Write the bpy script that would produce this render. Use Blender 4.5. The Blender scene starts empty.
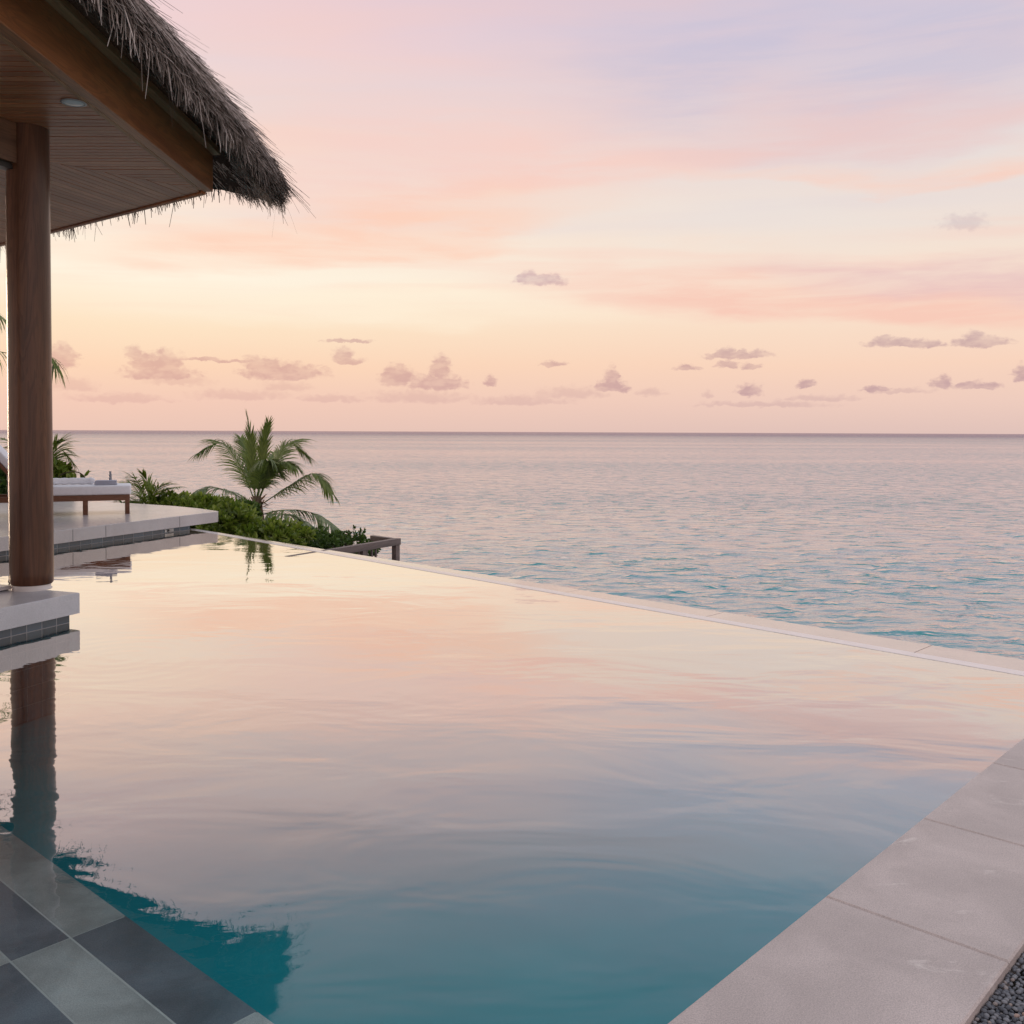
import bpy, math, random
import numpy as np
from mathutils import Vector, Matrix, noise as mnoise
R_ = math.radians
random.seed(7); np.random.seed(7)
scene = bpy.context.scene
COL = scene.collection

# ------------------------------------------------------------------ camera
FPX = 940.0; EYE = 1.6; SHY = -54/1024
cam_d = bpy.data.cameras.new("camera"); cam = bpy.data.objects.new("camera", cam_d); COL.objects.link(cam)
cam_d.sensor_width = 36; cam_d.lens = FPX/1024*36; cam_d.shift_y = SHY
cam_d.clip_start = 0.05; cam_d.clip_end = 200000
cam.location = (0, 0, EYE)
cam.rotation_euler = (Matrix.Rotation(R_(90-1.6), 3, 'X') @ Matrix.Rotation(R_(.235), 3, 'Z')).to_euler()
CR = cam.rotation_euler.to_matrix()
scene.camera = cam
def ray(px, py):
    return CR @ Vector(((px-512)/FPX, (512-py)/FPX+SHY*1024/FPX, -1))
def at(px, py, y):                     # the point on the sight line at depth y
    d = ray(px, py); t = y/d.y
    return Vector((d.x*t, y, EYE+d.z*t))
def atz(px, py, z):                    # the point on the sight line at height z
    d = ray(px, py); t = (z-EYE)/d.z
    return Vector((d.x*t, d.y*t, z))

# ------------------------------------------------------------------ node helper
class NT:
    def __init__(s, tree): s.t = tree; s.n = tree.nodes; s.l = tree.links
    def new(s, typ, **kw):
        n = s.n.new(typ)
        ins = kw.pop('ins', {})
        for k, v in kw.items(): setattr(n, k, v)
        for k, v in ins.items():
            if isinstance(v, bpy.types.NodeSocket): s.l.new(v, n.inputs[k])
            else: n.inputs[k].default_value = v
        return n
    def math(s, op, a, b=0.0, c=None, clamp=False):
        ins = {0: a, 1: b}
        if c is not None: ins[2] = c
        return s.new('ShaderNodeMath', operation=op, use_clamp=clamp, ins=ins).outputs[0]
    def vmath(s, op, a, b=None, c=None):
        ins = {0: a}
        if b is not None: ins[1] = b
        if c is not None: ins[2] = c
        n = s.new('ShaderNodeVectorMath', operation=op, ins=ins)
        return n.outputs['Value'] if op in ('LENGTH', 'DOT_PRODUCT', 'DISTANCE') else n.outputs['Vector']
    def noise(s, vec, scale, detail=4, rough=.55, dist=0, dim='3D'):
        ins = {'Scale': scale, 'Detail': detail, 'Roughness': rough, 'Distortion': dist}
        if vec is not None: ins['Vector'] = vec
        return s.new('ShaderNodeTexNoise', noise_dimensions=dim, ins=ins)
    def ramp(s, fac, stops, interp='LINEAR'):
        n = s.new('ShaderNodeValToRGB', ins={0: fac}); r = n.color_ramp; r.interpolation = interp
        for i, (p, c) in enumerate(stops):
            e = r.elements[i] if i < 2 else r.elements.new(p)
            e.position = p
            e.color = (c if len(c) == 4 else (*c, 1)) if not isinstance(c, (int, float)) else (c, c, c, 1)
        return n.outputs[0]
    def mix(s, fac, a, b, mode='MIX'):
        n = s.new('ShaderNodeMix', data_type='RGBA', blend_type=mode)
        for i, v in ((0, fac), (6, a), (7, b)):
            if isinstance(v, bpy.types.NodeSocket): s.l.new(v, n.inputs[i])
            else: n.inputs[i].default_value = v if i == 0 else (*v[:3], 1)
        return n.outputs[2]
    def rng(s, v, a, b, c=0.0, d=1.0, smooth=True):
        return s.new('ShaderNodeMapRange', interpolation_type='SMOOTHSTEP' if smooth else 'LINEAR',
                     ins={0: v, 1: a, 2: b, 3: c, 4: d}).outputs[0]
def lin(r, g, b):
    f = lambda c: c/12.92 if c <= .04045 else ((c+.055)/1.055)**2.4
    return (f(r/255), f(g/255), f(b/255))

# ------------------------------------------------------------------ sky
world = bpy.data.worlds.new("World"); scene.world = world; world.use_nodes = True
w = NT(world.node_tree); w.n.clear()
SUN_AZ, SUN_EL = R_(-48), R_(5)        # azimuth measured from +Y towards +X
gen = w.new('ShaderNodeTexCoord').outputs['Generated']
dirn = w.vmath('NORMALIZE', gen)
sep = w.new('ShaderNodeSeparateXYZ', ins={0: dirn})
X, Y, Z = sep.outputs
el = w.math('ARCSINE', Z)
az = w.math('ARCTAN2', X, Y)
eld = w.math('MULTIPLY', el, 180/math.pi)
# slow wander so that the bands of colour are not ruled lines
low = w.noise(w.vmath('MULTIPLY', dirn, (2.2, 2.2, 7)), 1.0, 3, .5).outputs[0]
elw = w.math('ADD', eld, w.math('MULTIPLY', w.math('SUBTRACT', low, .5), w.math('MINIMUM', w.math('MULTIPLY', w.math('ABSOLUTE', eld), .3), 7)))
pos = w.math('DIVIDE', elw, 60, clamp=True)
def sk(lst): return [(e/60, lin(*c)) for e, c in lst]
near_sun = w.ramp(pos, sk([(0, (233, 197, 183)), (1.6, (242, 202, 184)), (3.8, (252, 214, 184)), (6, (253, 227, 196)),
    (9, (255, 244, 224)), (11.5, (254, 236, 216)), (14.5, (249, 223, 208)), (18, (240, 217, 211)), (22, (240, 211, 212)), (26.5, (230, 205, 218)), (34, (206, 212, 222)), (50, (198, 210, 224))]))
off_sun = w.ramp(pos, sk([(0, (224, 194, 186)), (1.8, (238, 204, 190)), (4, (248, 212, 190)), (6, (248, 219, 198)),
    (8.3, (249, 229, 210)), (11, (241, 224, 212)), (15, (233, 222, 218)), (19, (228, 210, 213)), (22.5, (210, 201, 217)), (26.5, (188, 191, 217)), (35, (192, 204, 222)), (50, (192, 206, 224))]))
t_az = w.rng(az, R_(-26), R_(30))
sky = w.mix(t_az, near_sun, off_sun)
back = w.rng(w.math('ABSOLUTE', az), R_(60), R_(150))
sky = w.mix(w.math('MULTIPLY', back, .75), sky, lin(226, 214, 220))
# high thin streaks of cloud on a flat layer far above, so they converge to the horizon
zc = w.math('MAXIMUM', Z, .03)
lx = w.math('DIVIDE', X, zc); ly = w.math('DIVIDE', Y, zc)
lay = w.new('ShaderNodeCombineXYZ', ins={0: lx, 1: ly, 2: 0.0}).outputs[0]
rot = w.new('ShaderNodeMapping', ins={0: lay, 2: (0, 0, R_(22)), 3: (.34, 1.15, 1)}).outputs[0]
warp = w.noise(rot, .7, 3, .5).outputs[1]
rotw = w.vmath('ADD', rot, w.vmath('SCALE', w.vmath('SUBTRACT', warp, (.5, .5, .5))))
rotw.node.inputs[1].default_value = (0, 0, 0)
rotw = w.vmath('ADD', rot, w.vmath('MULTIPLY', w.vmath('SUBTRACT', warp, (.5, .5, .5)), (.9, .9, 0)))
st = w.noise(rotw, 1.05, 5, .55).outputs[0]
stf = w.rng(st, .47, .70)
hi = w.math('MULTIPLY', w.rng(eld, 5, 10), w.rng(eld, 62, 36))
stf = w.math('MULTIPLY', w.math('MULTIPLY', stf, hi), .34)
sky = w.mix(stf, sky, w.mix(t_az, lin(255, 207, 186), lin(249, 199, 186)))
st2 = w.noise(w.vmath('ADD', rotw, (7.3, 2.1, 0)), .8, 4, .5).outputs[0]
sky = w.mix(w.math('MULTIPLY', w.math('MULTIPLY', w.rng(st2, .48, .72), w.rng(eld, 9, 15)), .45), sky, lin(218, 212, 222))
# the broad salmon bank on the right and the long diagonal streak that rises to the right
ae = w.new('ShaderNodeCombineXYZ', ins={0: az, 1: el, 2: 0.0}).outputs[0]
wb = w.noise(w.vmath('MULTIPLY', ae, (3.5, 16, 1)), 1.0, 5, .55).outputs[1]
aeb = w.vmath('ADD', ae, w.vmath('MULTIPLY', w.vmath('SUBTRACT', wb, (.5, .5, .5)), (.25, .09, 0)))
stk = w.noise(w.vmath('MULTIPLY', ae, (5, 42, 1)), 1.0, 5, .6, .4).outputs[0]
stk = w.rng(stk, .32, .66, .45, 1.15)
def band(px0, py0, px1, py1, halfw, strength, colour, sky, low=2.2):
    a = ray(px0, py0).normalized(); b = ray(px1, py1).normalized()
    A = (math.atan2(a.x, a.y), math.asin(a.z)); B = (math.atan2(b.x, b.y), math.asin(b.z))
    cx, cy = (A[0]+B[0])/2, (A[1]+B[1])/2; L = math.hypot(B[0]-A[0], B[1]-A[1])/2; th = math.atan2(B[1]-A[1], B[0]-A[0])
    q = w.vmath('SUBTRACT', aeb, (cx, cy, 0))
    q = w.new('ShaderNodeMapping', ins={0: q, 2: (0, 0, -th)}).outputs[0]
    q = w.vmath('MULTIPLY', q, (1/L, FPX/halfw, 0))
    q = w.vmath('MAXIMUM', q, w.vmath('MULTIPLY', q, (-1, -low, 0)))
    f = w.math('MULTIPLY', w.rng(w.vmath('LENGTH', q), 1.15, .25), stk, clamp=True)
    return w.mix(w.math('MULTIPLY', f, strength), sky, lin(*colour))
sky = band(470, 80, 1300, 10, 80, .5, (190, 190, 215), sky, 1)
sky = band(150, 170, 720, 130, 70, .6, (246, 208, 200), sky, 1)
sky = band(60, 260, 640, 205, 46, .9, (254, 209, 186), sky)
sky = band(330, 215, 900, 110, 44, .55, (249, 205, 192), sky)
sky = band(620, 150, 1240, 82, 36, .65, (238, 202, 197), sky, 1.6)
sky = band(640, 178, 1280, 146, 19, .75, (250, 207, 190), sky)
sky = band(440, 292, 1320, 306, 64, .9, (248, 201, 184), sky, 4.0)
sky = band(700, 262, 1300, 272, 24, .6, (226, 190, 194), sky, 1)
sky = band(40, 300, 700, 304, 20, .6, (255, 240, 216), sky, 1)
sky = band(430, 215, 1120, 196, 20, .45, (238, 228, 220), sky, 1)
# small fair-weather clouds standing along the horizon
wn = w.noise(w.vmath('MULTIPLY', ae, (62, 96, 1)), 1.0, 5, .62).outputs[1]
p0 = w.vmath('ADD', ae, w.vmath('MULTIPLY', w.vmath('SUBTRACT', wn, (.5, .5, .5)), (.020, .0125, 0)))
fine = w.noise(w.vmath('MULTIPLY', ae, (150, 230, 1)), 1.0, 4, .65).outputs[0]
vor = w.new('ShaderNodeTexVoronoi', feature='SMOOTH_F1', ins={'Vector': w.vmath('MULTIPLY', p0, (150, 215, 0)), 'Scale': 1.0, 'Smoothness': .35}).outputs['Distance']
def cloud_field(lst):
    f = None
    for cx, cy, rx, ry in lst:
        cy += .45*ry; ry *= 1.4
        d = ray(cx, cy).normalized()
        c = (math.atan2(d.x, d.y), math.asin(d.z))
        sx, sy = FPX/rx, FPX/ry
        q = w.vmath('MULTIPLY_ADD', p0, (sx, sy, 0), (-c[0]*sx, -c[1]*sy, 0))
        q = w.vmath('MAXIMUM', q, w.vmath('MULTIPLY', q, (-1, -2.4, 0)))
        q = w.vmath('LENGTH', q)
        f = q if f is None else w.math('MINIMUM', f, q)
    f = w.math('ADD', f, w.math('MULTIPLY', w.math('SUBTRACT', vor, .42), .48))
    return w.math('ADD', f, w.math('MULTIPLY', w.math('SUBTRACT', fine, .5), .55))
strong = [(61, 356, 14, 12), (134, 352, 8, 7), (143, 361, 12, 9), (166, 360, 16, 11), (160, 372, 34, 9), (255, 363, 10, 8), (285, 371, 42, 9),
    (270, 366, 18, 9), (348, 341, 26, 2.2), (343, 355, 10, 8), (352, 361, 14, 4), (398, 375, 18, 11), (441, 366, 11, 12), (436, 382, 30, 8),
    (490, 380, 7, 6), (540, 279, 26, 7), (528, 276, 10, 7), (553, 363, 15, 3), (612, 376, 9, 10), (612, 386, 17, 7), (687, 367, 12, 3.5), (738, 354, 32, 5), (727, 352, 12, 6),
    (727, 365, 12, 4), (752, 366, 12, 3), (750, 390, 13, 7), (807, 384, 11, 4), (905, 343, 34, 4.5), (884, 340, 10, 5), (980, 342, 26, 5), (975, 338, 13, 7),
    (942, 382, 10, 7), (976, 385, 19, 4.5), (875, 389, 15, 2.5), (1022, 373, 9, 9), (215, 360, 40, 2)]
faint = [(72, 384, 24, 8), (180, 380, 34, 6), (285, 386, 26, 6), (420, 396, 60, 7), (240, 394, 50, 6), (570, 392, 40, 7), (650, 392, 16, 5), (520, 400, 60, 5), (330, 398, 40, 4),
    (965, 221, 22, 9), (708, 394, 7, 4), (820, 398, 40, 3), (900, 391, 30, 3), (120, 398, 50, 5), (760, 404, 70, 3)]
fs = w.rng(cloud_field(strong), 1.24, .64)
ff = w.rng(cloud_field(faint), 1.25, .35)
dens = w.rng(w.noise(w.vmath('MULTIPLY', ae, (48, 110, 1)), 1.0, 3, .6).outputs[0], .32, .66, .40, .72)
cum = w.math('MAXIMUM', w.math('MULTIPLY', fs, dens), w.math('MULTIPLY', ff, .30))
tint = w.mix(t_az, lin(214, 194, 212), lin(192, 182, 210))
sky = w.mix(cum, sky, w.mix(1.0, sky, tint, 'MULTIPLY'))
# a little true atmospheric blue on top
nish = w.new('ShaderNodeTexSky', sky_type='NISHITA', sun_disc=False, sun_elevation=SUN_EL, sun_rotation=SUN_AZ)
sky = w.mix(1.0, sky, w.mix(1.0, nish.outputs[0], (.0015, .0015, .0015), 'MULTIPLY'), 'ADD')
bg = w.new('ShaderNodeBackground', ins={0: sky, 1: 1.0})
w.l.new(bg.outputs[0], w.new('ShaderNodeOutputWorld').inputs[0])
world.cycles.sampling_method = 'MANUAL'; world.cycles.sample_map_resolution = 1024

# ------------------------------------------------------------------ sun (just above the horizon, off to the left)
sd = bpy.data.lights.new("sun", 'SUN'); sd.energy = .8; sd.angle = R_(11); sd.color = (1, .72, .5)
so = bpy.data.objects.new("sun", sd); COL.objects.link(so)
sdir = Vector((math.sin(SUN_AZ)*math.cos(SUN_EL), math.cos(SUN_AZ)*math.cos(SUN_EL), math.sin(SUN_EL)))
so.rotation_euler = sdir.to_track_quat('Z', 'Y').to_euler()

scene.view_settings.view_transform = 'Standard'; scene.view_settings.look = 'None'
scene.view_settings.exposure = 0; scene.view_settings.gamma = 1
scene.cycles.use_denoising = True
scene.cycles.max_bounces = 8; scene.cycles.transparent_max_bounces = 12

# ------------------------------------------------------------------ mesh helpers
class MB:
    def __init__(s): s.v = []; s.f = []; s.smooth = []
    def add(s, vs, fs, smooth=False):
        b = len(s.v); s.v += [tuple(v) for v in vs]
        s.f += [tuple(i+b for i in f) for f in fs]; s.smooth += [smooth]*len(fs)
    def prism(s, poly, z0, z1, bev=0.0):            # upright prism over a plan polygon (counter-clockwise), optional chamfered top edge
        n = len(poly)
        rings = [[(x, y, z0) for x, y in poly]]
        if bev: rings.append([(x, y, z1-bev) for x, y in poly]); rings.append([(x, y, z1) for x, y in inset(poly, bev)])
        else: rings.append([(x, y, z1) for x, y in poly])
        vs = [p for r in rings for p in r]; fs = [tuple(range(n))[::-1]]
        for k in range(len(rings)-1):
            for i in range(n):
                j = (i+1) % n; fs.append((k*n+i, k*n+j, (k+1)*n+j, (k+1)*n+i))
        fs.append(tuple((len(rings)-1)*n+i for i in range(n)))
        s.add(vs, fs)
    def box(s, c, ax, ay, az_, hx, hy, hz, bev=0.0):
        c = Vector(c)
        if not bev:
            vs = [c+ax*(hx*i)+ay*(hy*j)+az_*(hz*k) for k in (-1, 1) for j in (-1, 1) for i in (-1, 1)]
            s.add(vs, [(0, 2, 3, 1), (4, 5, 7, 6), (0, 1, 5, 4), (2, 6, 7, 3), (0, 4, 6, 2), (1, 3, 7, 5)]); return
        import bmesh
        bm = bmesh.new(); bmesh.ops.create_cube(bm, size=2)
        for v in bm.verts: v.co = Vector((v.co.x*hx, v.co.y*hy, v.co.z*hz))
        bmesh.ops.bevel(bm, geom=bm.edges[:], offset=bev, segments=3, profile=.6, affect='EDGES')
        bm.verts.index_update()
        s.add([c+ax*v.co.x+ay*v.co.y+az_*v.co.z for v in bm.verts], [[v.index for v in f.verts] for f in bm.faces], True); bm.free()
    def tube(s, pts, rad, n=8, cap=True):
        pts = [Vector(p) for p in pts]; m = len(pts)
        if not hasattr(rad, '__len__'): rad = [rad]*m
        vs = []; fs = []
        for i, p in enumerate(pts):
            t = (pts[min(i+1, m-1)]-pts[max(i-1, 0)]).normalized()
            a = t.cross(Vector((.13, .21, .97))).normalized(); b = t.cross(a)
            for k in range(n):
                th = 2*math.pi*k/n; vs.append(p+(a*math.cos(th)+b*math.sin(th))*rad[i])
        for i in range(m-1):
            for k in range(n): fs.append((i*n+k, i*n+(k+1) % n, (i+1)*n+(k+1) % n, (i+1)*n+k))
        s.add(vs, fs, True)
        if cap: s.add(vs[:n], [tuple(range(n))]); s.add(vs[-n:], [tuple(range(n))[::-1]])
    def lathe(s, c, prof, n=48):
        vs = []; fs = []; m = len(prof)
        for r, z in prof:
            for k in range(n): th = 2*math.pi*k/n; vs.append((c[0]+r*math.cos(th), c[1]+r*math.sin(th), c[2]+z))
        for i in range(m-1):
            for k in range(n): fs.append((i*n+k, i*n+(k+1) % n, (i+1)*n+(k+1) % n, (i+1)*n+k))
        s.add(vs, fs, True)
        s.add(vs[:n], [tuple(range(n))[::-1]]); s.add(vs[-n:], [tuple(range(n))])
    def build(s, name, mat, parent=None, origin=None):
        og = Vector(origin) if origin is not None else (WORLD[parent.name] if parent else Vector((0, 0, 0)))
        me = bpy.data.meshes.new(name)
        me.from_pydata([(v[0]-og.x, v[1]-og.y, v[2]-og.z) for v in s.v], [], s.f)
        me.polygons.foreach_set('use_smooth', s.smooth); me.materials.append(mat); me.update()
        o = bpy.data.objects.new(name, me); COL.objects.link(o)
        if parent: o.parent = parent; o.location = og-WORLD[parent.name]
        else: o.location = og
        WORLD[o.name] = og
        return o
WORLD = {}
def thing(name, loc, label, cat, group=None):
    o = bpy.data.objects.new(name, None); COL.objects.link(o); o.location = loc; o.empty_display_size = .2
    WORLD[o.name] = Vector(loc); tag(o, label, cat, group); return o
def tag(o, label=None, cat=None, group=None, kind=None):
    for k, v in (('label', label), ('category', cat), ('group', group), ('kind', kind)):
        if v: o[k] = v
    return o
def inset(poly, d):
    n = len(poly); out = []
    for i in range(n):
        p0, p1, p2 = Vector(poly[i-1]), Vector(poly[i]), Vector(poly[(i+1) % n])
        a = (p1-p0).normalized(); b = (p2-p1).normalized()
        na = Vector((-a.y, a.x)); nb = Vector((-b.y, b.x)); m = na+nb
        k = d/max(.3, (1+na.dot(nb)))
        out.append((p1.x+m.x*k, p1.y+m.y*k))
    return out
def clip(poly, p, nrm):                 # keep the side of the line where (q-p).nrm >= 0
    out = []
    for i in range(len(poly)):
        a, b = Vector(poly[i]), Vector(poly[(i+1) % len(poly)])
        da, db = (a-p).dot(nrm), (b-p).dot(nrm)
        if da >= 0: out.append((a.x, a.y))
        if da*db < 0: q = a+(b-a)*(da/(da-db)); out.append((q.x, q.y))
    return out
def strips(poly, d, wid, gap):          # cuts a plan polygon into strips that run along direction d
    d = Vector(d).normalized(); n = Vector((-d.y, d.x)); ks = [Vector(p).dot(n) for p in poly]
    k = math.floor(min(ks)/wid)*wid
    while k < max(ks):
        q = clip(poly, n*(k+gap/2), n)
        if len(q) > 2: q = clip(q, n*(k+wid-gap/2), -n)
        if len(q) > 2: yield q
        k += wid

# ------------------------------------------------------------------ materials
def mat(name):
    m = bpy.data.materials.new(name); m.use_nodes = True; t = NT(m.node_tree); t.n.clear()
    out = t.new('ShaderNodeOutputMaterial'); return m, t, out
def pbr(t, out, col, rough=.6, normal=None, spec=.5, **kw):
    ins = {'Base Color': col if isinstance(col, bpy.types.NodeSocket) else (*col[:3], 1), 'Roughness': rough, 'Specular IOR Level': spec}
    if normal is not None: ins['Normal'] = normal
    ins.update(kw)
    b = t.new('ShaderNodeBsdfPrincipled', ins=ins); t.l.new(b.outputs[0], out.inputs[0]); return b
def bump(t, h, strength, dist, prev=None):
    ins = {'Height': h, 'Strength': strength, 'Distance': dist}
    if prev is not None: ins['Normal'] = prev
    return t.new('ShaderNodeBump', ins=ins).outputs[0]

def stone(name, base, var=.12, rough=.55, wash=.0, speck=True, spec=.5, **kw):
    m, t, out = mat(name)
    co = t.new('ShaderNodeTexCoord').outputs['Object']
    isl = t.new('ShaderNodeNewGeometry').outputs['Random Per Island']
    big = t.noise(co, 2.3, 5, .6, .6).outputs[0]
    mid = t.noise(co, 14, 6, .65).outputs[0]
    gr = t.noise(co, 230, 4, .8).outputs[0]
    c = t.mix(t.rng(big, .3, .72), [b*(1-var) for b in base], [b*(1+var) for b in base])
    c = t.mix(t.math('MULTIPLY', t.rng(mid, .45, .75), .25), c, [b*.78 for b in base])
    c = t.mix(.8, c, t.ramp(gr, [(.36, .50), (.62, 1.0)]), 'MULTIPLY')
    c = t.mix(t.math('MULTIPLY', t.math('SUBTRACT', isl, .0), .14), c, [b*.72 for b in base])
    if speck:
        sp = t.new('ShaderNodeTexVoronoi', ins={'Vector': co, 'Scale': 13.0, 'Randomness': 1.0}).outputs['Distance']
        c = t.mix(t.math('MULTIPLY', t.rng(sp, .035, .012), .6), c, (.05, .035, .03))
    if wash:                                            # dried mineral bloom
        ws = t.noise(t.new('ShaderNodeMapping', ins={0: co, 2: (0, 0, .5), 3: (1, 2.6, 1)}).outputs[0], 3.1, 6, .68, .8).outputs[0]
        c = t.mix(t.math('MULTIPLY', t.rng(ws, .60, .74), wash), c, [min(1, b*1.45) for b in base])
    r = t.math('ADD', t.math('MULTIPLY', mid, .2), rough-.1)
    pbr(t, out, c, r, bump(t, t.math('ADD', gr, t.math('MULTIPLY', mid, 1.5)), .25, .002), spec, **kw)
    return m
def wood(name, dark, light, axis=(0, 0, 1), rough=.5, scale=1.0, spec=.4, iv=.35):
    m, t, out = mat(name)
    co = t.new('ShaderNodeTexCoord').outputs['Object']
    q = Vector(axis).to_track_quat('Z', 'Y').inverted().to_euler()
    p = t.new('ShaderNodeMapping', ins={0: co, 2: tuple(q)}).outputs[0]
    isl = t.new('ShaderNodeNewGeometry').outputs['Random Per Island']
    p = t.vmath('ADD', p, t.vmath('MULTIPLY', t.new('ShaderNodeCombineXYZ', ins={0: isl, 1: isl, 2: isl}).outputs[0], (5, 9, 31)))
    st_ = t.vmath('MULTIPLY', p, (7*scale, 7*scale, .75*scale))
    wv = t.noise(st_, 1.0, 3, .5, .9).outputs[0]
    rings = t.math('SINE', t.math('MULTIPLY', wv, 62.0))
    fib = t.noise(t.vmath('MULTIPLY', p, (150*scale, 150*scale, 3.2*scale)), 1.0, 3, .7).outputs[0]
    tone = t.noise(t.vmath('MULTIPLY', p, (4, 4, .5)), 1.0, 3, .6).outputs[0]
    c = t.mix(t.rng(tone, .28, .74), dark, light)
    c = t.mix(t.math('MULTIPLY', t.rng(rings, -.2, 1), .30), c, [d*.45 for d in dark])
    c = t.mix(.45, c, t.ramp(fib, [(.3, .5), (.68, 1.0)]), 'MULTIPLY')
    c = t.mix(t.math('MULTIPLY', isl, iv), c, [d*.7 for d in dark])
    pbr(t, out, c, rough, bump(t, t.math('ADD', fib, t.math('MULTIPLY', rings, .15)), .3, .0015), spec)
    return m
def plain(name, base, rough=.5, var=.1, spec=.5, nscale=8, **kw):
    m, t, out = mat(name)
    co = t.new('ShaderNodeTexCoord').outputs['Object']
    n = t.noise(co, nscale, 5, .6).outputs[0]
    c = t.mix(t.rng(n, .3, .7), [b*(1-var) for b in base], [b*(1+var) for b in base])
    pbr(t, out, c, rough, bump(t, t.noise(co, nscale*12, 3, .6).outputs[0], .15, .002), spec, **kw)
    return m
def band_tile(name, base, tw, th, ax):                   # glazed pool tiles with pale grout; ax = direction of the wall in plan
    m, t, out = mat(name)
    g = t.new('ShaderNodeNewGeometry'); s = t.new('ShaderNodeSeparateXYZ', ins={0: g.outputs['Position']})
    u = t.math('ADD', t.math('MULTIPLY', s.outputs[0], ax[0]), t.math('MULTIPLY', s.outputs[1], ax[1]))
    uv = t.new('ShaderNodeCombineXYZ', ins={0: u, 1: t.math('ADD', s.outputs[2], 2.03), 2: 0.0}).outputs[0]
    br = t.new('ShaderNodeTexBrick', offset=0.0, squash=1.0, ins={'Vector': uv, 'Scale': 1.0, 'Mortar Size': .0045, 'Mortar Smooth': .3,
        'Brick Width': tw, 'Row Height': th, 'Color1': (*[b*.75 for b in base], 1), 'Color2': (*[b*1.3 for b in base], 1), 'Mortar': (.36, .36, .37, 1)})
    pbr(t, out, br.outputs[0], t.math('ADD', .15, t.math('MULTIPLY', br.outputs[1], .5)), bump(t, t.math('SUBTRACT', 1.0, br.outputs[1]), .4, .004))
    return m
def leaf(name, c0, c1, tr=.35, rough=.45):
    m, t, out = mat(name)
    isl = t.new('ShaderNodeNewGeometry').outputs['Random Per Island']
    c = t.mix(isl, c0, c1)
    b = t.new('ShaderNodeBsdfPrincipled', ins={'Base Color': c, 'Roughness': rough, 'Specular IOR Level': .4})
    tl = t.new('ShaderNodeBsdfTranslucent', ins={'Color': t.mix(1.0, c, (1.3, 1.5, .6), 'MULTIPLY')})
    t.l.new(t.new('ShaderNodeMixShader', ins={0: tr, 1: b.outputs[0], 2: tl.outputs[0]}).outputs[0], out.inputs[0])
    return m

M = {}
M['coping'] = stone('pale_sawn_stone', (.74, .63, .575), wash=.55, rough=.5)
M['edge'] = stone('wet_pale_stone', (.72, .54, .46), rough=.2, speck=False, **{'Coat Weight': 1.0, 'Coat Roughness': .06})
M['lip'] = plain('white_glazed_lip', (.92, .84, .81), .18, .04)
M['terrace'] = stone('honed_grey_stone', (.78, .735, .72), rough=.22, speck=False, var=.06)
M['plinth'] = stone('honed_grey_stone_cap', (.76, .755, .77), rough=.34, speck=False, var=.07)
M['column'] = wood('oiled_hardwood', (.070, .026, .012), (.205, .088, .040), rough=.3)
M['beam'] = wood('beam_hardwood', (.36, .120, .040), (.70, .265, .095), axis=(0, 1, 0), rough=.45)
M['trim'] = wood('trim_hardwood', (.50, .22, .10), (.66, .33, .16), axis=(0, 1, 0), rough=.6)
M['soffit_a'] = wood('soffit_boards', (.47, .160, .068), (.76, .30, .135), axis=(1, 0, 0), iv=.6, rough=.38, scale=.8)
M['soffit_b'] = wood('soffit_boards_far', (.45, .155, .068), (.72, .29, .135), axis=(.3, 1, 0), iv=.45, rough=.38, scale=.8)
M['teak'] = wood('teak_frame', (.20, .085, .045), (.31, .15, .085), axis=(.82, .57, 0), rough=.5)
M['rail'] = wood('weathered_rail', (.14, .105, .095), (.24, .19, .175), axis=(.5, 1, 0), rough=.5)
M['white_metal'] = plain('painted_collar', (.72, .68, .64), .35, .05)
M['shadow_gap'] = plain('dark_track', (.02, .018, .016), .4)
M['cushion'] = plain('white_canvas', (.90, .90, .92), .85, .03, .2, 20)
M['towel'] = plain('grey_blue_towel', (.44, .45, .52), .95, .06, .1, 60)
M['glass_grey'] = plain('grey_glass', (.24, .25, .28), .2)
M['light_glass'] = plain('frosted_lens', (.62, .62, .60), .25, .05)
M['steel'] = plain('brushed_steel', (.30, .29, .28), .35, .05)
M['husk'] = plain('palm_husk', (.20, .105, .045), .9, .4, .2, 25)
M['trunk'] = plain('palm_trunk', (.17, .125, .085), .85, .35, .2, 18)
M['soil'] = plain('dark_soil', (.045, .040, .028), .95, .4, .2, 3)
M['wall'] = stone('pool_outer_wall', (.36, .32, .30), rough=.7)
M['frond'] = leaf('palm_leaflet', (.095, .135, .022), (.22, .27, .05), .22)
M['frond_old'] = leaf('palm_leaflet_dusty', (.11, .15, .06), (.23, .28, .11), .2)
M['stem'] = plain('frond_stalk', (.16, .17, .055), .5, .2)
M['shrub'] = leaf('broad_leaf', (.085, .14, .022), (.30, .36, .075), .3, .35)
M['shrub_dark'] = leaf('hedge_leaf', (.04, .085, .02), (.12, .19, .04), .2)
M['twig'] = plain('twig', (.09, .06, .04), .9)
U = Vector((.359, .933)).normalized(); UN = Vector((U.y, -U.x))      # line of terrace and plinth fronts; UN points to the pool
M['tile_plinth'] = band_tile('plinth_tiles', (.085, .125, .165), .145, .145, U)
M['tile_terrace'] = band_tile('terrace_tiles', (.085, .13, .17), .20, .145, U)

# pool floor: blue-green plaster
m, t, out = mat('pool_plaster')
g = t.new('ShaderNodeNewGeometry').outputs['Position']
n1 = t.noise(g, .9, 4, .55).outputs[0]
pbr(t, out, t.mix(t.rng(n1, .3, .7), (.022, .36, .41), (.028, .42, .465)), .8, spec=.1); M['plaster'] = m

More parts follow.
